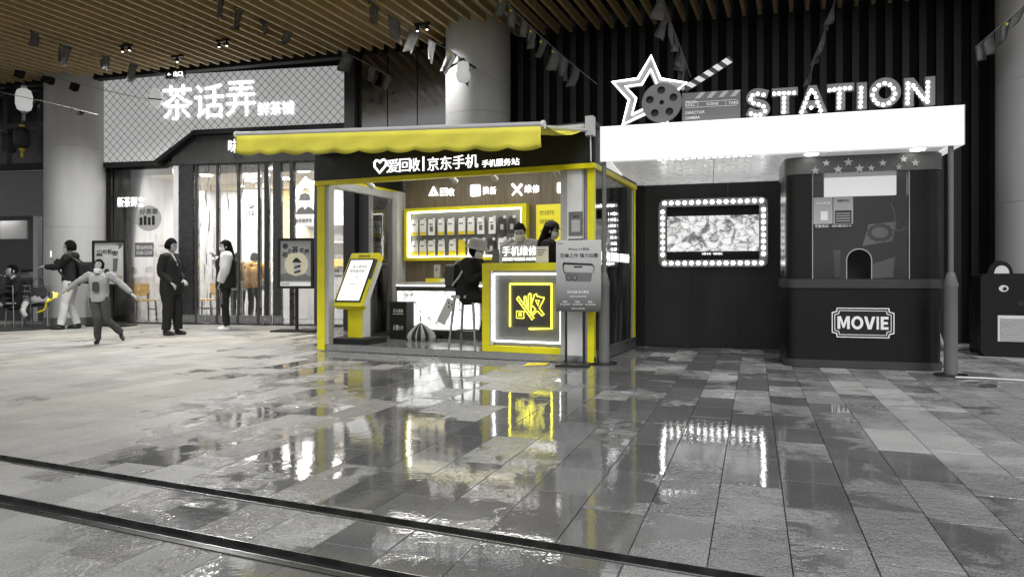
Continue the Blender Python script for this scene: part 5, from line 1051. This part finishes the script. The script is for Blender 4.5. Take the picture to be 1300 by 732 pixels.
def hand_bm(w, d, s, side, curl=.5):              # palm, four unequal fingers and a thumb leaving the side of the palm
    d = d.normalized(); x_ = Vector((0, 0, 1)).cross(d); x_ = x_.normalized() if x_.length > .1 else Vector((0, -1, 0)); n_ = d.cross(x_).normalized()
    m0 = MB(); c = w + d * .045 * s
    fr_ = Matrix((x_, d, n_)).transposed().to_4x4()
    p0 = MB().ball((0, 0, 0), .04 * s, .052 * s, .016 * s, 10, 7); p0.xf(Matrix.Translation(c) @ fr_)
    for i, (o_, l_) in enumerate(((-.03, .062), (-.01, .072), (.01, .068), (.029, .052))):
        a = w + d * .08 * s + x_ * o_ * s; b_ = a + (d * math.cos(curl * .5) + n_ * math.sin(curl * .5) * -1) * l_ * .5 * s; e_ = b_ + (d * math.cos(curl * 1.4) - n_ * math.sin(curl * 1.4)) * l_ * .5 * s
        p0.tube([a, b_, e_], [.0095 * s, .0085 * s, .007 * s], 6)
    a = w + d * .03 * s - x_ * .034 * s * side; p0.tube([a, a + (d * .6 - x_ * .7 * side) * .032 * s, a + (d * 1.0 - x_ * .8 * side) * .055 * s], [.012 * s, .01 * s, .008 * s], 6)
    return p0
from mathutils import noise as mnoise
def wrinkle(o, amp, sc_):
    me = o.data; off = Vector((len(o.name) * 3.1, sum(map(ord, o.name)) % 7, 1.7)); ns = [v.normal.copy() for v in me.vertices]
    for v, n_ in zip(me.vertices, ns):
        q = v.co * sc_; q.z *= .55
        v.co += n_ * amp * (mnoise.noise(q + off) + .6 * mnoise.noise(q * 2.3 + off))
    me.update(); return o
def person(label, loc, deg, H, pose={}, top='cloth_k', sleeve=None, bottom='cloth_k', shoes='shoe', hair='short', hem=None, mask=False, look=(0, 0), seated=False, fat=1.0, wide=1.0, hood=False, legw=1.0, curl=(.6, .6), group=None, collar=None, legs=True):
    s = H / 1.7
    t = thing('person', label, 'person', loc, deg, group)
    J = {k: Vector(v) * s for k, v in {**BASE, **pose}.items()}; J['s'] = s
    J['hrot'] = Matrix.Rotation(R(look[0]), 4, 'Z') @ Matrix.Rotation(R(look[1]), 4, 'X')
    me = skin_body('body', J, t, 'skin')
    bm = bmesh.new(); bm.from_mesh(me)
    for part in [head_bm(None, J, s)] + [hand_bm(J['wr' + q], J['wr' + q] - J['el' + q], s, 1 if q == 'L' else -1, curl[0 if q == 'L' else 1]) for q in 'LR']:
        tmp = bpy.data.meshes.new('tmp'); part.b.to_mesh(tmp); part.b.free(); bm.from_mesh(tmp); bpy.data.meshes.remove(tmp)
    bmesh.ops.recalc_face_normals(bm, faces=bm.faces); bm.to_mesh(me); bm.free(); me.materials.clear()
    link('body', me, 'skin', t, True)
    eyes_bm(J, s).build('eyes', 'hair', t, True)
    # top: torso and two sleeves
    pel, wai, che, nek = J['pelvis'], J['waist'], J['chest'], J['neck']
    m0 = MB(); hz = hem if hem else (0, 0, .86); hm = Vector(hz) * s if not seated else pel + Vector((0, 0, -.05 * s))
    f = fat
    sw_ = (J['shL'] - J['shR']); ang = math.atan2(sw_.y, sw_.x)
    def ring(c, rx, ry): return [(c[0] + rx * math.cos(a_) * math.cos(ang) - ry * math.sin(a_) * math.sin(ang), c[1] + rx * math.cos(a_) * math.sin(ang) + ry * math.sin(a_) * math.cos(ang), c[2]) for a_ in [2 * math.pi * k / 18 for k in range(18)]]
    sm_ = (J['shL'] + J['shR']) / 2
    m0.loft([ring(hm, .165 * s * f * wide, .135 * s * f), ring(hm.lerp(wai, .5), .17 * s * f * wide, .138 * s * f), ring(wai, .16 * s * f, .13 * s * f), ring(che, .178 * s * f, .135 * s * f), ring(sm_ + Vector((0, 0, -.01 * s)), .175 * s * f, .105 * s * f), ring(sm_.lerp(nek, .5) + Vector((0, 0, .012 * s)), .11 * s, .085 * s), ring(nek + Vector((0, 0, .012 * s)), .064 * s, .064 * s)])
    for q in 'LR':
        if sleeve: break
        sh_, el, wr = J['sh' + q], J['el' + q], J['wr' + q]
        m0.tube([sh_.lerp(che, .25), sh_, sh_.lerp(el, .5), el, el.lerp(wr, .5), wr.lerp(el, .06)], [.07 * s * f, .08 * s * f, .068 * s * f, .058 * s * f, .052 * s * f, .045 * s * f], 12, 3)
    bmesh.ops.subdivide_edges(m0.b, edges=m0.b.edges[:], cuts=1, use_grid_fill=True, smooth=.6); wrinkle(m0.build('top', top, t, True), .016 * s, 11 / s)
    if sleeve:
        m0 = MB()
        for q in 'LR':
            sh_, el, wr = J['sh' + q], J['el' + q], J['wr' + q]
            m0.tube([sh_.lerp(che, .12), sh_, sh_.lerp(el, .5), el, el.lerp(wr, .5), wr.lerp(el, .06)], [.06 * s * f, .085 * s * f, .075 * s * f, .066 * s * f, .058 * s * f, .048 * s * f], 12, 3)
        wrinkle(m0.build('sleeves', sleeve, t, True), .014 * s, 12 / s)
    if collar: MB().loft([((nek[0], nek[1], nek[2] - .03 * s), .085 * s, .08 * s), ((nek[0], nek[1], nek[2] + .04 * s), .075 * s, .072 * s)]).build('collar', collar, t, True)
    if hood: MB().ball((nek[0], nek[1] + .07 * s, nek[2] - .02 * s), .12 * s, .08 * s, .09 * s, 12, 8).build('hood', top, t, True)
    if legs:
        m0 = MB()
        m0.ball((pel[0], pel[1], pel[2] - .02 * s), .15 * s * (f + 1) / 2, .125 * s, .13 * s, 14, 8)
        for q in 'LR':
            h_, k_, a_ = J['hip' + q], J['kn' + q], J['an' + q]
            m0.tube([h_ + (pel - h_) * .3, h_, h_.lerp(k_, .5), k_, k_.lerp(a_, .5), a_ + (k_ - a_) * .03], [.09 * s, .095 * s * legw, .086 * s * legw, .07 * s * legw, .062 * s * legw, .056 * s * legw], 16, 7)
        wrinkle(m0.build('trousers', bottom, t, True), .014 * s, 12 / s)
        for q in 'LR':
            a_ = J['an' + q]; k_ = J['kn' + q]; td = Vector(pose.get('toe' + q, (0, -1, 0))).normalized()
            m0 = MB(); m0.ball((0, 0, 0), .042 * s, .125 * s, .05 * s, 12, 8)
            for v in m0.b.verts: v.co.z = max(v.co.z, -.028 * s)
            m0.ball((0, .07 * s, .035 * s), .04 * s, .05 * s, .045 * s, 10, 6)
            y_ = -td; x_ = y_.cross(Vector((0, 0, 1))).normalized() if abs(y_.z) < .95 else Vector((1, 0, 0)); z_ = x_.cross(y_)
            m0.xf(Matrix.Translation(a_ - z_ * .055 * s - y_ * .055 * s) @ Matrix((x_, y_, z_)).transposed().to_4x4())
            m0.build('shoe', shoes, t, True)
    # hair
    Hm = Matrix.Translation(J['head']) @ J['hrot']
    m0 = MB()
    if hair in ('short', 'long', 'bob', 'puffy'):
        k_ = {'short': 1.1, 'puffy': 1.22, 'bob': 1.17, 'long': 1.13}[hair]
        m0.ball((0, .012 * s, .014 * s), .078 * s * k_, .096 * s * k_, .112 * s * k_ * .98, 18, 14)
        low = {'short': -.03, 'puffy': -.045, 'bob': -.10, 'long': -.12}[hair] * s
        for v in m0.b.verts:
            if v.co.z < low: v.co.z = low + (v.co.z - low) * .1
        rm = [v for v in m0.b.verts if v.co.y < -.035 * s and v.co.z < .045 * s]
        for v in rm: v.co.y = max(v.co.y, -.035 * s); v.co.x *= .93
        rr = random.Random(len(label))
        for v in m0.b.verts: v.co += Vector((rr.uniform(-1, 1), rr.uniform(-1, 1), rr.uniform(-1, 1))) * .007 * s
        if hair == 'long':
            m0.loft([[(math.cos(a_) * rx * s, (.07 - z_ * .12 + math.sin(a_) * ry) * s, z_ * s) for a_ in [2 * math.pi * i / 12 for i in range(12)]] for z_, rx, ry in ((.02, .08, .06), (-.08, .092, .065), (-.17, .11, .075), (-.27, .105, .065), (-.34, .07, .04))])
        m0.xf(Hm).build('hair', 'hair', t, True)
    if mask:
        m0 = MB(); off = -.045 if mask is True else mask
        m0.loft([[(rx * s * math.sin(a_), -ry * s * math.cos(a_) , (off + z_) * s) for a_ in [R(-78 + 156 * i / 10) for i in range(11)]] + [(rx * .9 * s * math.sin(a_), -ry * .9 * s * math.cos(a_), (off + z_) * s) for a_ in [R(78 - 156 * i / 10) for i in range(11)]] for z_, rx, ry in ((-.06, .05, .078), (-.02, .074, .104), (.02, .08, .112), (.038, .078, .104))])
        m0.xf(Hm).build('face_mask', 'mask', t, True)
    return t, J, Hm, s

def G(px, py): v = gnd(px, py); return (v.x, v.y, 0)
# woman in the black coat, seen from her right
t, J, Hm, s = person('woman in a black coat and wide black trousers, short puffy hair, facing right', G(217, 425), -78, 1.66, dict(elR=(-.21, .05, 1.12), wrR=(-.16, -.13, .93), elL=(.2, .02, 1.12), wrL=(.14, -.15, .98), shL=(.15, .01, 1.385), shR=(-.15, .01, 1.385), anL=(.1, -.06, .085), knL=(.1, -.05, .48)), hem=(0, 0, .72), hair='puffy', fat=1.08, wide=1.28, legw=1.3, look=(0, 4))
MB().tube([J['neck'] + Vector(q) * s for q in ((-.05, -.06, .02), (-.03, -.12, -.1), (0, -.15, -.2))], [.02 * s, .016 * s, .005 * s], 6).build('shirt_collar', 'cloth_w', t)
# woman in the black vest with pale sleeves, facing left
t, J, Hm, s = person('long haired woman in a black vest with white sleeves, hand at her masked mouth', G(287, 419), 68, 1.7, dict(elL=(.23, -.02, 1.13), wrL=(.2, -.1, .9), elR=(-.2, -.08, 1.16), wrR=(-.06, -.2, 1.38)), hem=(0, 0, .80), sleeve='cloth_w', bottom='cloth_k', shoes='shoew', hair='long', mask=True, fat=1.38, wide=1.0, legw=1.0, look=(6, 4))
MB().loft([((0, 0, .80 * s), .205 * s, .17 * s), ((0, 0, .845 * s), .208 * s, .172 * s)]).build('hem_band', 'mid', t, True)
MB().tube([(.13 * s, -.06 * s, .72 * s), (.14 * s, -.08 * s, .5 * s)], .03 * s, 6).build('trouser_print', 'mid', t)
# the running child
t, J, Hm, s = person('child in a pale printed sweatshirt running with arms spread, mask under the chin', G(126, 436), -8, 1.26, dict(pelvis=(.0, 0, .93), chest=(0, -.02, 1.28), elR=(-.42, .0, 1.25), wrR=(-.62, -.04, 1.08), elL=(.4, .03, 1.22), wrL=(.62, 0, 1.02), shL=(.2, .01, 1.38), shR=(-.2, .01, 1.38), hipR=(-.09, 0, .9), knR=(.02, -.12, .52), anR=(-.02, -.02, .09), knL=(.16, -.04, .50), anL=(.36, .16, .20), head=(0, -.02, 1.59), toeL=(.5, -.5, -.5), toeR=(.1, -1, 0)), top='cloth_g', bottom='cloth_d', hair='bob', mask=-.115, fat=1.05, legw=1.12, look=(0, -12), hem=(0, 0, .86), curl=(.3, .3))
bx_ = MB(); bx_.prism(rrect(-.06 * s, .06 * s, 1.06 * s, 1.26 * s, .03 * s), -.178 * s, -.158 * s); bx_.build('shirt_print', 'cloth_d', t)
hp = t.matrix_world if False else None
import mathutils
wr = J['wrR']; rz_ = Matrix.Rotation(R(8), 4, 'Z'); wp = Vector(G(126, 436)) + (rz_ @ wr)
ty = thing('ribbon_streamer', 'bright yellow ribbon streamer swung by the running child', 'ribbon', wp + Vector((-.04, -.03, -.05)))  # ribbon takes the shape of a light toy's motion streak
MB().tube([(.05, .02, .03), (-.06, 0, -.02)], .009, 6).build('stick', 'pyellow', ty)
rb, _ = catmull([(-.06, 0, -.02), (-.10, -.04, .03), (-.13, .02, -.06), (-.2, -.03, -.1), (-.27, .03, -.22), (-.36, -.02, -.27)], 6); bm = bmesh.new(); rows = []
for i_, p_ in enumerate(rb):
    w_ = .04 * (1 - .6 * i_ / len(rb)); tw = i_ * .35; rows.append([bm.verts.new(p_ + Vector((.3 * math.cos(tw), math.sin(tw), .9 * math.cos(tw))) * w_ * q_) for q_ in (-1, 1)])
for a_, b_ in zip(rows, rows[1:]): bm.faces.new((a_[0], b_[0], b_[1], a_[1]))
bmesh.ops.solidify(bm, geom=bm.faces[:], thickness=.003); me = bpy.data.meshes.new('ribbon'); bm.to_mesh(me); bm.free(); link('ribbon', me, 'neony2', ty, True)
# man with the backpack taking a picture
t, J, Hm, s = person('man in a black jacket and white trousers raising a phone, facing left', G(89, 417.5), 72, 1.70, dict(elR=(-.2, -.12, 1.18), wrR=(-.12, -.3, 1.34), elL=(.19, -.16, 1.2), wrL=(.12, -.38, 1.2), anL=(.12, -.12, .085), anR=(-.1, .1, .085), knL=(.1, -.07, .48)), top='cloth_k', bottom='cloth_w', hair='puffy', hood=True, mask=True, fat=1.12, legw=1.1, look=(0, 0), hem=(0, .02, .84), curl=(1.2, 1.2))
def onperson(name, lab, cat, base, deg, off, s_): v = Vector(base) + Matrix.Rotation(R(-deg), 4, 'Z') @ (Vector(off) * s_); return thing(name, lab, cat, v, deg)
bp2 = onperson('backpack', 'black backpack hanging behind the man in white trousers', 'backpack', G(89, 417.5), 72, (.02, .2, 1.08), s)
MB().prism(rrect(-.16, .16, -.2, .22, .08), 0, .17).build('pack_body', 'cloth_k', bp2, bevel=.03); MB().prism(rrect(-.12, .12, -.16, .0, .05), .172, .22).build('front_pocket', 'black', bp2, bevel=.015)
for sg in (-1, 1): MB().tube([(sg * .1, .0, .2), (sg * .13, -.2, .32), (sg * .14, -.36, .1), (sg * .12, -.2, -.12), (sg * .1, 0, -.15)], .02, 6, 4).build('strap', 'black', bp2)
pz = onperson('smartphone', 'white lit smartphone in the raised hand of the man', 'phone', G(89, 417.5), 72, (-.11, -.36, 1.44), s); MB().prism(rrect(-.04, .04, -.08, .08, .01), 0, .009).build('phone_body', 'white', pz); box('display', 'screen', pz, -.035, .035, .0095, .011, -.07, .07)
# seated boy and other people at the far left
SEAT = dict(pelvis=(0, 0, .50), waist=(0, .0, .64), chest=(0, -.01, .85), neck=(0, .0, .99), head=(0, -.03, 1.135), shL=(.17, 0, .95), shR=(-.17, 0, .95), elL=(.21, -.06, .70), elR=(-.21, -.06, .70), wrL=(.1, -.24, .72), wrR=(-.08, -.24, .82), hipL=(.09, -.02, .48), hipR=(-.09, -.02, .48), knL=(.12, -.42, .50), knR=(-.11, -.42, .50), anL=(.1, -.38, .085), anR=(-.1, -.40, .085))
def seat_at(px, py, Y): v = at(px, py, Y); return (v.x, v.y, 0)
t, J, Hm, s = person('boy in a dark tracksuit sitting on a metal chair, drinking, at the far left', (at(17, 400, 13.7).x, 13.7, 0), 35, 1.68, {**SEAT, 'wrR': (-.05, -.2, .98), 'elR': (-.2, -.14, .78)}, top='cloth_k', bottom='cloth_k', hair='short', seated=True, fat=1.1)
MB().tube([(-.14 * s, -.15 * s, .62 * s), (0, -.2 * s, .58 * s), (.16 * s, -.14 * s, .6 * s)], .018 * s, 6, 4).build('jacket_stripe', 'cloth_w', t); 
for q in 'LR': MB().tube([J['hip' + q] + Vector((.09 * s * (1 if q == 'L' else -1), 0, .02)), J['kn' + q] + Vector((.075 * s * (1 if q == 'L' else -1), 0, 0)), J['an' + q] + Vector((.055 * s * (1 if q == 'L' else -1), 0, .05))], .012, 5).build('trouser_stripe', 'cloth_w', t)
def metal_chair(x_, y_, deg, lab, group='metal chairs at the far left'):
    c_ = thing('metal_chair', lab, 'chair', (x_, y_, 0), deg, group)
    for sx in (-.2, .2):
        for sy in (-.2, .2): MB().tube([(sx * 1.05, sy * 1.1, .0), (sx, sy, .41 if sy < 0 else .85)], .014, 7).build('leg', 'steel', c_)
    MB().prism(rrect(-.22, .22, -.22, .22, .04), .405, .425, 'xy').build('seat', 'darksteel', c_, bevel=.005)
    for z_ in (.6, .72, .83): MB().tube([(-.2, .2, z_), (.2, .2, z_)], .012, 6).build('back_bar', 'steel', c_)
metal_chair(at(17, 400, 13.7).x, 13.72, 35, 'metal chair under the drinking boy at the far left')
px_ = at(46, 400, 14.0).x; metal_chair(px_, 14.0, -30, 'metal chair with a pale jacket on it, between the boy and the pale column')
t = thing('folded_jacket', 'pale crumpled jacket lying on the metal chair beside the column', 'jacket', (px_, 14.0, .427), -30)
jm = MB().ball((0, 0, .1), .24, .22, .1, 18, 10); rr = random.Random(4)
for v in jm.b.verts: v.co.z = max(0, v.co.z + rr.uniform(-.03, .03)); v.co.x += rr.uniform(-.03, .03)
jm.build('cloth', 'cloth_g', t, True); MB().tube([(-.15, -.2, .08), (-.2, -.27, -.08), (-.15, -.28, -.2)], [.06, .055, .045], 8, 4).build('sleeve', 'cloth_w', t, True)
t = thing('shoulder_bag', 'small dark bag sitting on the pale jacket, beside the column', 'bag', (px_ + .05, 13.97, .60), -20); MB().prism(rrect(-.15, .15, 0, .2, .05), -.06, .06).build('bag_body', 'dark', t, bevel=.015); MB().tube([(-.12, 0, .18), (-.05, 0, .36), (.06, 0, .36), (.12, 0, .18)], .008, 6, 4).build('strap', 'black', t)
t, J, Hm, s = person('seated person in a dark jacket and pale trousers, cut by the left edge', (at(-8, 400, 13.2).x, 13.2, 0), 10, 1.72, SEAT, top='cloth_k', bottom='cloth_g', hair='short', seated=True, fat=1.1, look=(20, 5))
metal_chair(at(-8, 400, 13.2).x, 13.22, 10, 'metal chair under the person at the left edge')
# woman on the bar stool
p = stool_p; hsc = 1.58
UP = .265
BAR = {k: (v[0], v[1], v[2] + UP) for k, v in SEAT.items()}
BAR.update(knL=(.1, -.36, .70), anL=(.08, -.22, .33), knR=(-.1, -.38, .72), anR=(-.04, -.4, .36), chest=(0, -.07, .85 + UP), neck=(0, -.09, .98 + UP), head=(0, -.15, 1.11 + UP), shL=(.16, -.07, .94 + UP), shR=(-.16, -.07, .94 + UP), wrL=(.08, -.38, .82 + UP), wrR=(-.08, -.38, .80 + UP), elL=(.19, -.16, .70 + UP), elR=(-.19, -.16, .70 + UP), toeL=(0, -1, -.3), toeR=(0, -1, -.3))
t, J, Hm, s = person('woman in black with a pale bucket hat sitting on the bar stool at the counter', (p.x, p.y, PZ - .02), -62, hsc, BAR, top='cloth_k', bottom='cloth_k', hair='bob', mask=True, seated=True, fat=1.12, look=(0, 14))
ht = thing('bucket_hat', 'pale grey bucket hat worn by the woman on the stool', 'hat', Vector((p.x, p.y, PZ - .02)) + Matrix.Rotation(R(62), 4, 'Z') @ J['head'], -62)
MB().loft([((0, .0, .02 * s), .17 * s, .18 * s), ((0, .005, .065 * s), .122 * s, .135 * s), ((0, .01, .14 * s), .108 * s, .12 * s), ((0, .01, .158 * s), .08 * s, .09 * s), ((0, .01, .162 * s), .02, .02)], 20).xf(Matrix.Rotation(R(14), 4, 'X')).build('crown', 'cloth_g', ht, True)
bk = thing('backpack', 'small dark backpack with a pale strap on the back of the stool woman', 'backpack', Vector((p.x, p.y, PZ - .02)) + Matrix.Rotation(R(62), 4, 'Z') @ Vector((0, .16, .93)), -62)
MB().prism(rrect(-.13, .13, -.15, .17, .06), -.03, .11).build('pack_body', 'dark', bk, bevel=.025); MB().tube([(-.12, .0, -.1), (-.2, -.16, .02), (-.17, -.22, .18), (-.1, -.08, .22), (-.08, 0, .15)], .012, 6, 4).build('strap', 'cloth_w', bk)
# staff behind the counter
def kperson(lab, px, y, deg, H, **k): v = K.world(K.x(px, y), y, PZ); return person(lab, v, deg, H, **k)
t, J, Hm, s = kperson('man in a pale hooded jacket looking down behind the counter lightbox', 661, .95, 12, 1.66, pose=dict(elL=(.25, -.1, 1.12), wrL=(.1, -.3, 1.05), elR=(-.25, -.1, 1.12), wrR=(-.1, -.3, 1.05), head=(0, -.06, 1.55)), top='cloth_g', hair='short', hood=True, fat=1.2, look=(0, 22), bottom='cloth_d', mask=True)
t, J, Hm, s = kperson('woman with long dark hair and a black cap behind the counter, facing right', 699, .85, -75, 1.64, pose=dict(elL=(.22, -.08, 1.12), wrL=(.1, -.28, 1.02)), top='cloth_k', hair='long', fat=1.1, look=(0, 10), mask=True)
cpv = K.world(K.x(699, .85), .85, PZ) + Matrix.Rotation(R(75), 4, 'Z') @ J['head']
ch_ = thing('cap', 'black peaked cap on the long haired woman behind the counter', 'cap', cpv, -75)
MB().loft([((0, .01, .05 * s), .095 * s, .112 * s), ((0, .01, .10 * s), .085 * s, .1 * s), ((0, .01, .135 * s), .04 * s, .05 * s)], 16).xf(Matrix.Rotation(R(10), 4, 'X')).build('crown', 'matte_black', ch_, True)
MB().prism([(-.075 * s, -.09 * s), (.075 * s, -.09 * s), (.06 * s, -.17 * s), (0, -.19 * s), (-.06 * s, -.17 * s)], .045 * s, .056 * s, 'xy').xf(Matrix.Rotation(R(14), 4, 'X')).build('peak', 'matte_black', ch_)
# customer in the orange jacket inside the tea shop
v = S.world(S.x(323, .62), .62, .02)
t, J, Hm, s = person('customer in an orange jacket seen from behind through the plastic doors', v, 190, 1.5, dict(elL=(.24, -.1, 1.12), wrL=(.15, -.3, 1.05), elR=(-.24, -.1, 1.12), wrR=(-.15, -.3, 1.05)), top='orange', hair='puffy', fat=1.35, bottom='cloth_d', hood=True)
v = S.world(S.x(302, 1.3), 1.3, .02)
t, J, Hm, s = person('customer in dark clothes beside the orange jacket inside the tea shop', v, 150, 1.55, {}, top='cloth_d', hair='short', fat=1.15, bottom='cloth_k')

# ------------------------------------------------------------------ bunting, small fittings
def bunting(pts, lab, flags, m='flag', drop=.34, wd=.22):
    t_ = thing('flag_bunting', lab, 'bunting', pts[0], 0, 'flag strings under the ceiling'); o_ = Vector(pts[0])
    P, _ = catmull([tuple(Vector(q) - o_) for q in pts], 6); MB().tube(P, .007, 5).build('string', 'string', t_)
    L_ = [0]
    for a_, b_ in zip(P, P[1:]): L_.append(L_[-1] + (b_ - a_).length)
    rr = random.Random(lab)
    for f_ in flags:
        d = f_ * L_[-1]; i = max(j for j in range(len(L_)) if L_[j] <= d + 1e-6); i = min(i, len(P) - 2)
        q = P[i].lerp(P[i + 1], (d - L_[i]) / max(1e-6, L_[i + 1] - L_[i])); dr = (P[i + 1] - P[i]).normalized()
        w_ = wd * rr.uniform(.6, 1.1); h_ = drop * rr.uniform(.75, 1.1); sl_ = rr.uniform(-.5, .15); tw = rr.uniform(-1, 1); ph_ = rr.uniform(0, 6)
        out_ = Vector((-dr.y, dr.x, 0)).normalized() if Vector((dr.x, dr.y)).length > .01 else Vector((0, 1, 0))
        bm = bmesh.new(); rows = []
        for a_ in range(5):
            r_ = []
            for b_ in range(7):
                u_, v_ = a_ / 4, b_ / 6
                p_ = q + dr * (u_ - .5) * w_ * (1 - .35 * v_ * abs(tw)) + Vector((0, 0, -1)) * v_ * h_ + Vector((1, 0, 0)) * sl_ * v_ * h_ + out_ * (.05 * math.sin(3 * u_ * 2 + ph_ + v_ * 3) * (.3 + v_) + tw * .1 * v_ * (u_ - .5))
                r_.append(bm.verts.new(p_))
            rows.append(r_)
        for a_, b_ in zip(rows, rows[1:]):
            for k in range(6): bm.faces.new((a_[k], b_[k], b_[k + 1], a_[k + 1]))
        bmesh.ops.solidify(bm, geom=bm.faces[:], thickness=.004)
        me = bpy.data.meshes.new('flag'); bm.to_mesh(me); bm.free(); fo = link('flag', me, m, t_, True)
        if rr.random() < .45 and m == 'flag':
            c_ = rows and (q + Vector((0, 0, -.06)) + Vector((sl_ * .06, 0, 0)) - out_ * 0); MB().prism(star(c_.x - .03, c_.z, .028), c_.y - .075, c_.y - .072).build('star', 'pyellow', fo)
def A(*q): return [tuple(at(*p)) for p in q]
bunting(A((462, -4, 10.6), (520, 36, 10.9), (570, 64, 11.1), (612, 92, 11.2), (646, 112, 11.25)), 'flag string running down to the wall lamp on the middle column', (.06, .2, .34, .46, .6, .68))
bunting(A((634, -6, 10.2), (680, 40, 10.5), (720, 76, 10.8), (758, 107, 11.1)), 'flag string slanting down right of the middle column', (.04, .13, .24, .34, .45, .56, .66, .78))
bunting(A((255, -14, 10.2), (345, 26, 11.6), (440, 68, 12.6), (500, 100, 12.9), (556, 131, 13)), 'flag string crossing above the tea shop sign towards the glass wall', (.08, .18, .28, .38, .62, .72, .8, .9))
bunting(A((838, -8, 9.9), (852, 30, 10.1), (866, 66, 10.3), (877, 98, 10.5)), 'flag string hanging above the film reel', (.05, .2, .36, .54, .68, .8))
bunting(A((1063, -8, 9.8), (1054, 18, 10), (1045, 44, 10.1), (1029, 84, 10.3)), 'short flag string above the letters', (.15, .55, .8), 'flag', .42)
bunting(A((1308, 0, 9.2), (1280, 25, 9.3), (1262, 40, 9.4), (1238, 60, 9.6)), 'flag string in front of the right column', (.2, .45, .75, .9), 'flag', .3)
bunting(A((-10, 82, 12.6), (70, 99, 13), (130, 114, 13.4), (200, 129, 13.7)), 'upper white string crossing the left column', (.16, .32, .48), 'flagd', .14)
bunting(A((-10, 115, 12.4), (60, 130, 12.7), (125, 146, 13)), 'lower white string crossing the left column', (.1, .42, .8), 'flagd', .12)
bunting(A((30, 34, 11.6), (90, 60, 12.3), (160, 78, 13), (232, 104, 13.6)), 'flag string under the ceiling above the left column', (.06, .26, .5, .68))
p = at(588, 76, 11.12); t = thing('wall_lamp', 'round white lamp under a dark bracket on the middle column', 'lamp', p)
MB().tube([(-.24, .05, -.12), (-.02, .0, .0), (.2, .06, -.12)], .022, 6).build('bracket_arm', 'black', t); MB().tube([(0, .0, 0), (0, .36, 0)], .03, 8).build('mount', 'black', t)
MB().lathe(((.02, -.02), (.09, -.05), (.1, -.13), (.09, -.2), (.11, -.205), (.115, -.27), (.08, -.35), (.01, -.38)), seg=18).build('globe', 'lantern', t, True)
for k, (px, py, ln_) in enumerate(((160, 58, '' ), (225, 72, ''), (283, 52, ''), (536, 31, ''))):
    Yc = (CEIL - CH - .02) * FPX / (HY - py); p = at(px, py, Yc)
    t = thing('ceiling_spot', ('small black spotlight between the ceiling slats above the left column', 'small black spotlight on the ceiling above the tea shop sign', 'double spotlight on the ceiling right of the bright slats', 'dark spotlight on the ceiling left of the middle column')[k], 'spotlight', (p.x, p.y, CEIL - .02), 22, 'ceiling spotlights')
    box('rail', 'black', t, -.14, .14, -.03, .03, -.02, .02)
    for sg in ((-1, 1) if k != 1 else (0,)):
        MB().lathe(((.02, -.10), (.035, -.098), (.032, -.05), (.015, -.02)), sg * .09, 0, 12).build('lamp_head', 'black', t, True); MB().cyl(sg * .09, 0, -.105, -.1005, .018, seg=12).build('lens', 'spot', t)
p = at(222, 94, 13.4); t = thing('exit_sign', 'tiny lit sign hanging from the ceiling above the leaf logo', 'sign', p, 10); box('box', 'black', t, -.2, .2, 0, .05, -.08, .08); text('lettering', '← 出口', 'sign', t, -.16, .16, -.05, .05, -.001, .003, .02); MB().tube([(0, .025, .08), (0, .025, CEIL - p.z)], .006, 5).build('rod', 'black', t)
# spot lamps of the canopy (the lit lamps seen on the ceiling, and those of the same row over the pavement)
def spot(loc, tgt, e_, ang, col=(1, .96, .9), r_=.08):
    d = bpy.data.lights.new('canopy_spot', 'SPOT'); d.energy = e_; d.spot_size = R(ang); d.spot_blend = .8; d.shadow_soft_size = r_; d.color = col
    o_ = bpy.data.objects.new('canopy_spot', d); COL.objects.link(o_); o_.location = loc; o_.rotation_euler = (Vector(tgt) - Vector(loc)).to_track_quat('-Z', 'Y').to_euler()
for k, (px, py) in enumerate(((160, 58), (225, 72), (283, 52), (536, 31))):
    Yc = (CEIL - CH - .02) * FPX / (HY - py); p = at(px, py, Yc); spot((p.x, p.y, CEIL - .22), (p.x - (.2, .1, -.2, 0)[k] * 4, p.y - .6, 0), 310 if k < 3 else 150, 140, (1, .99, .96))
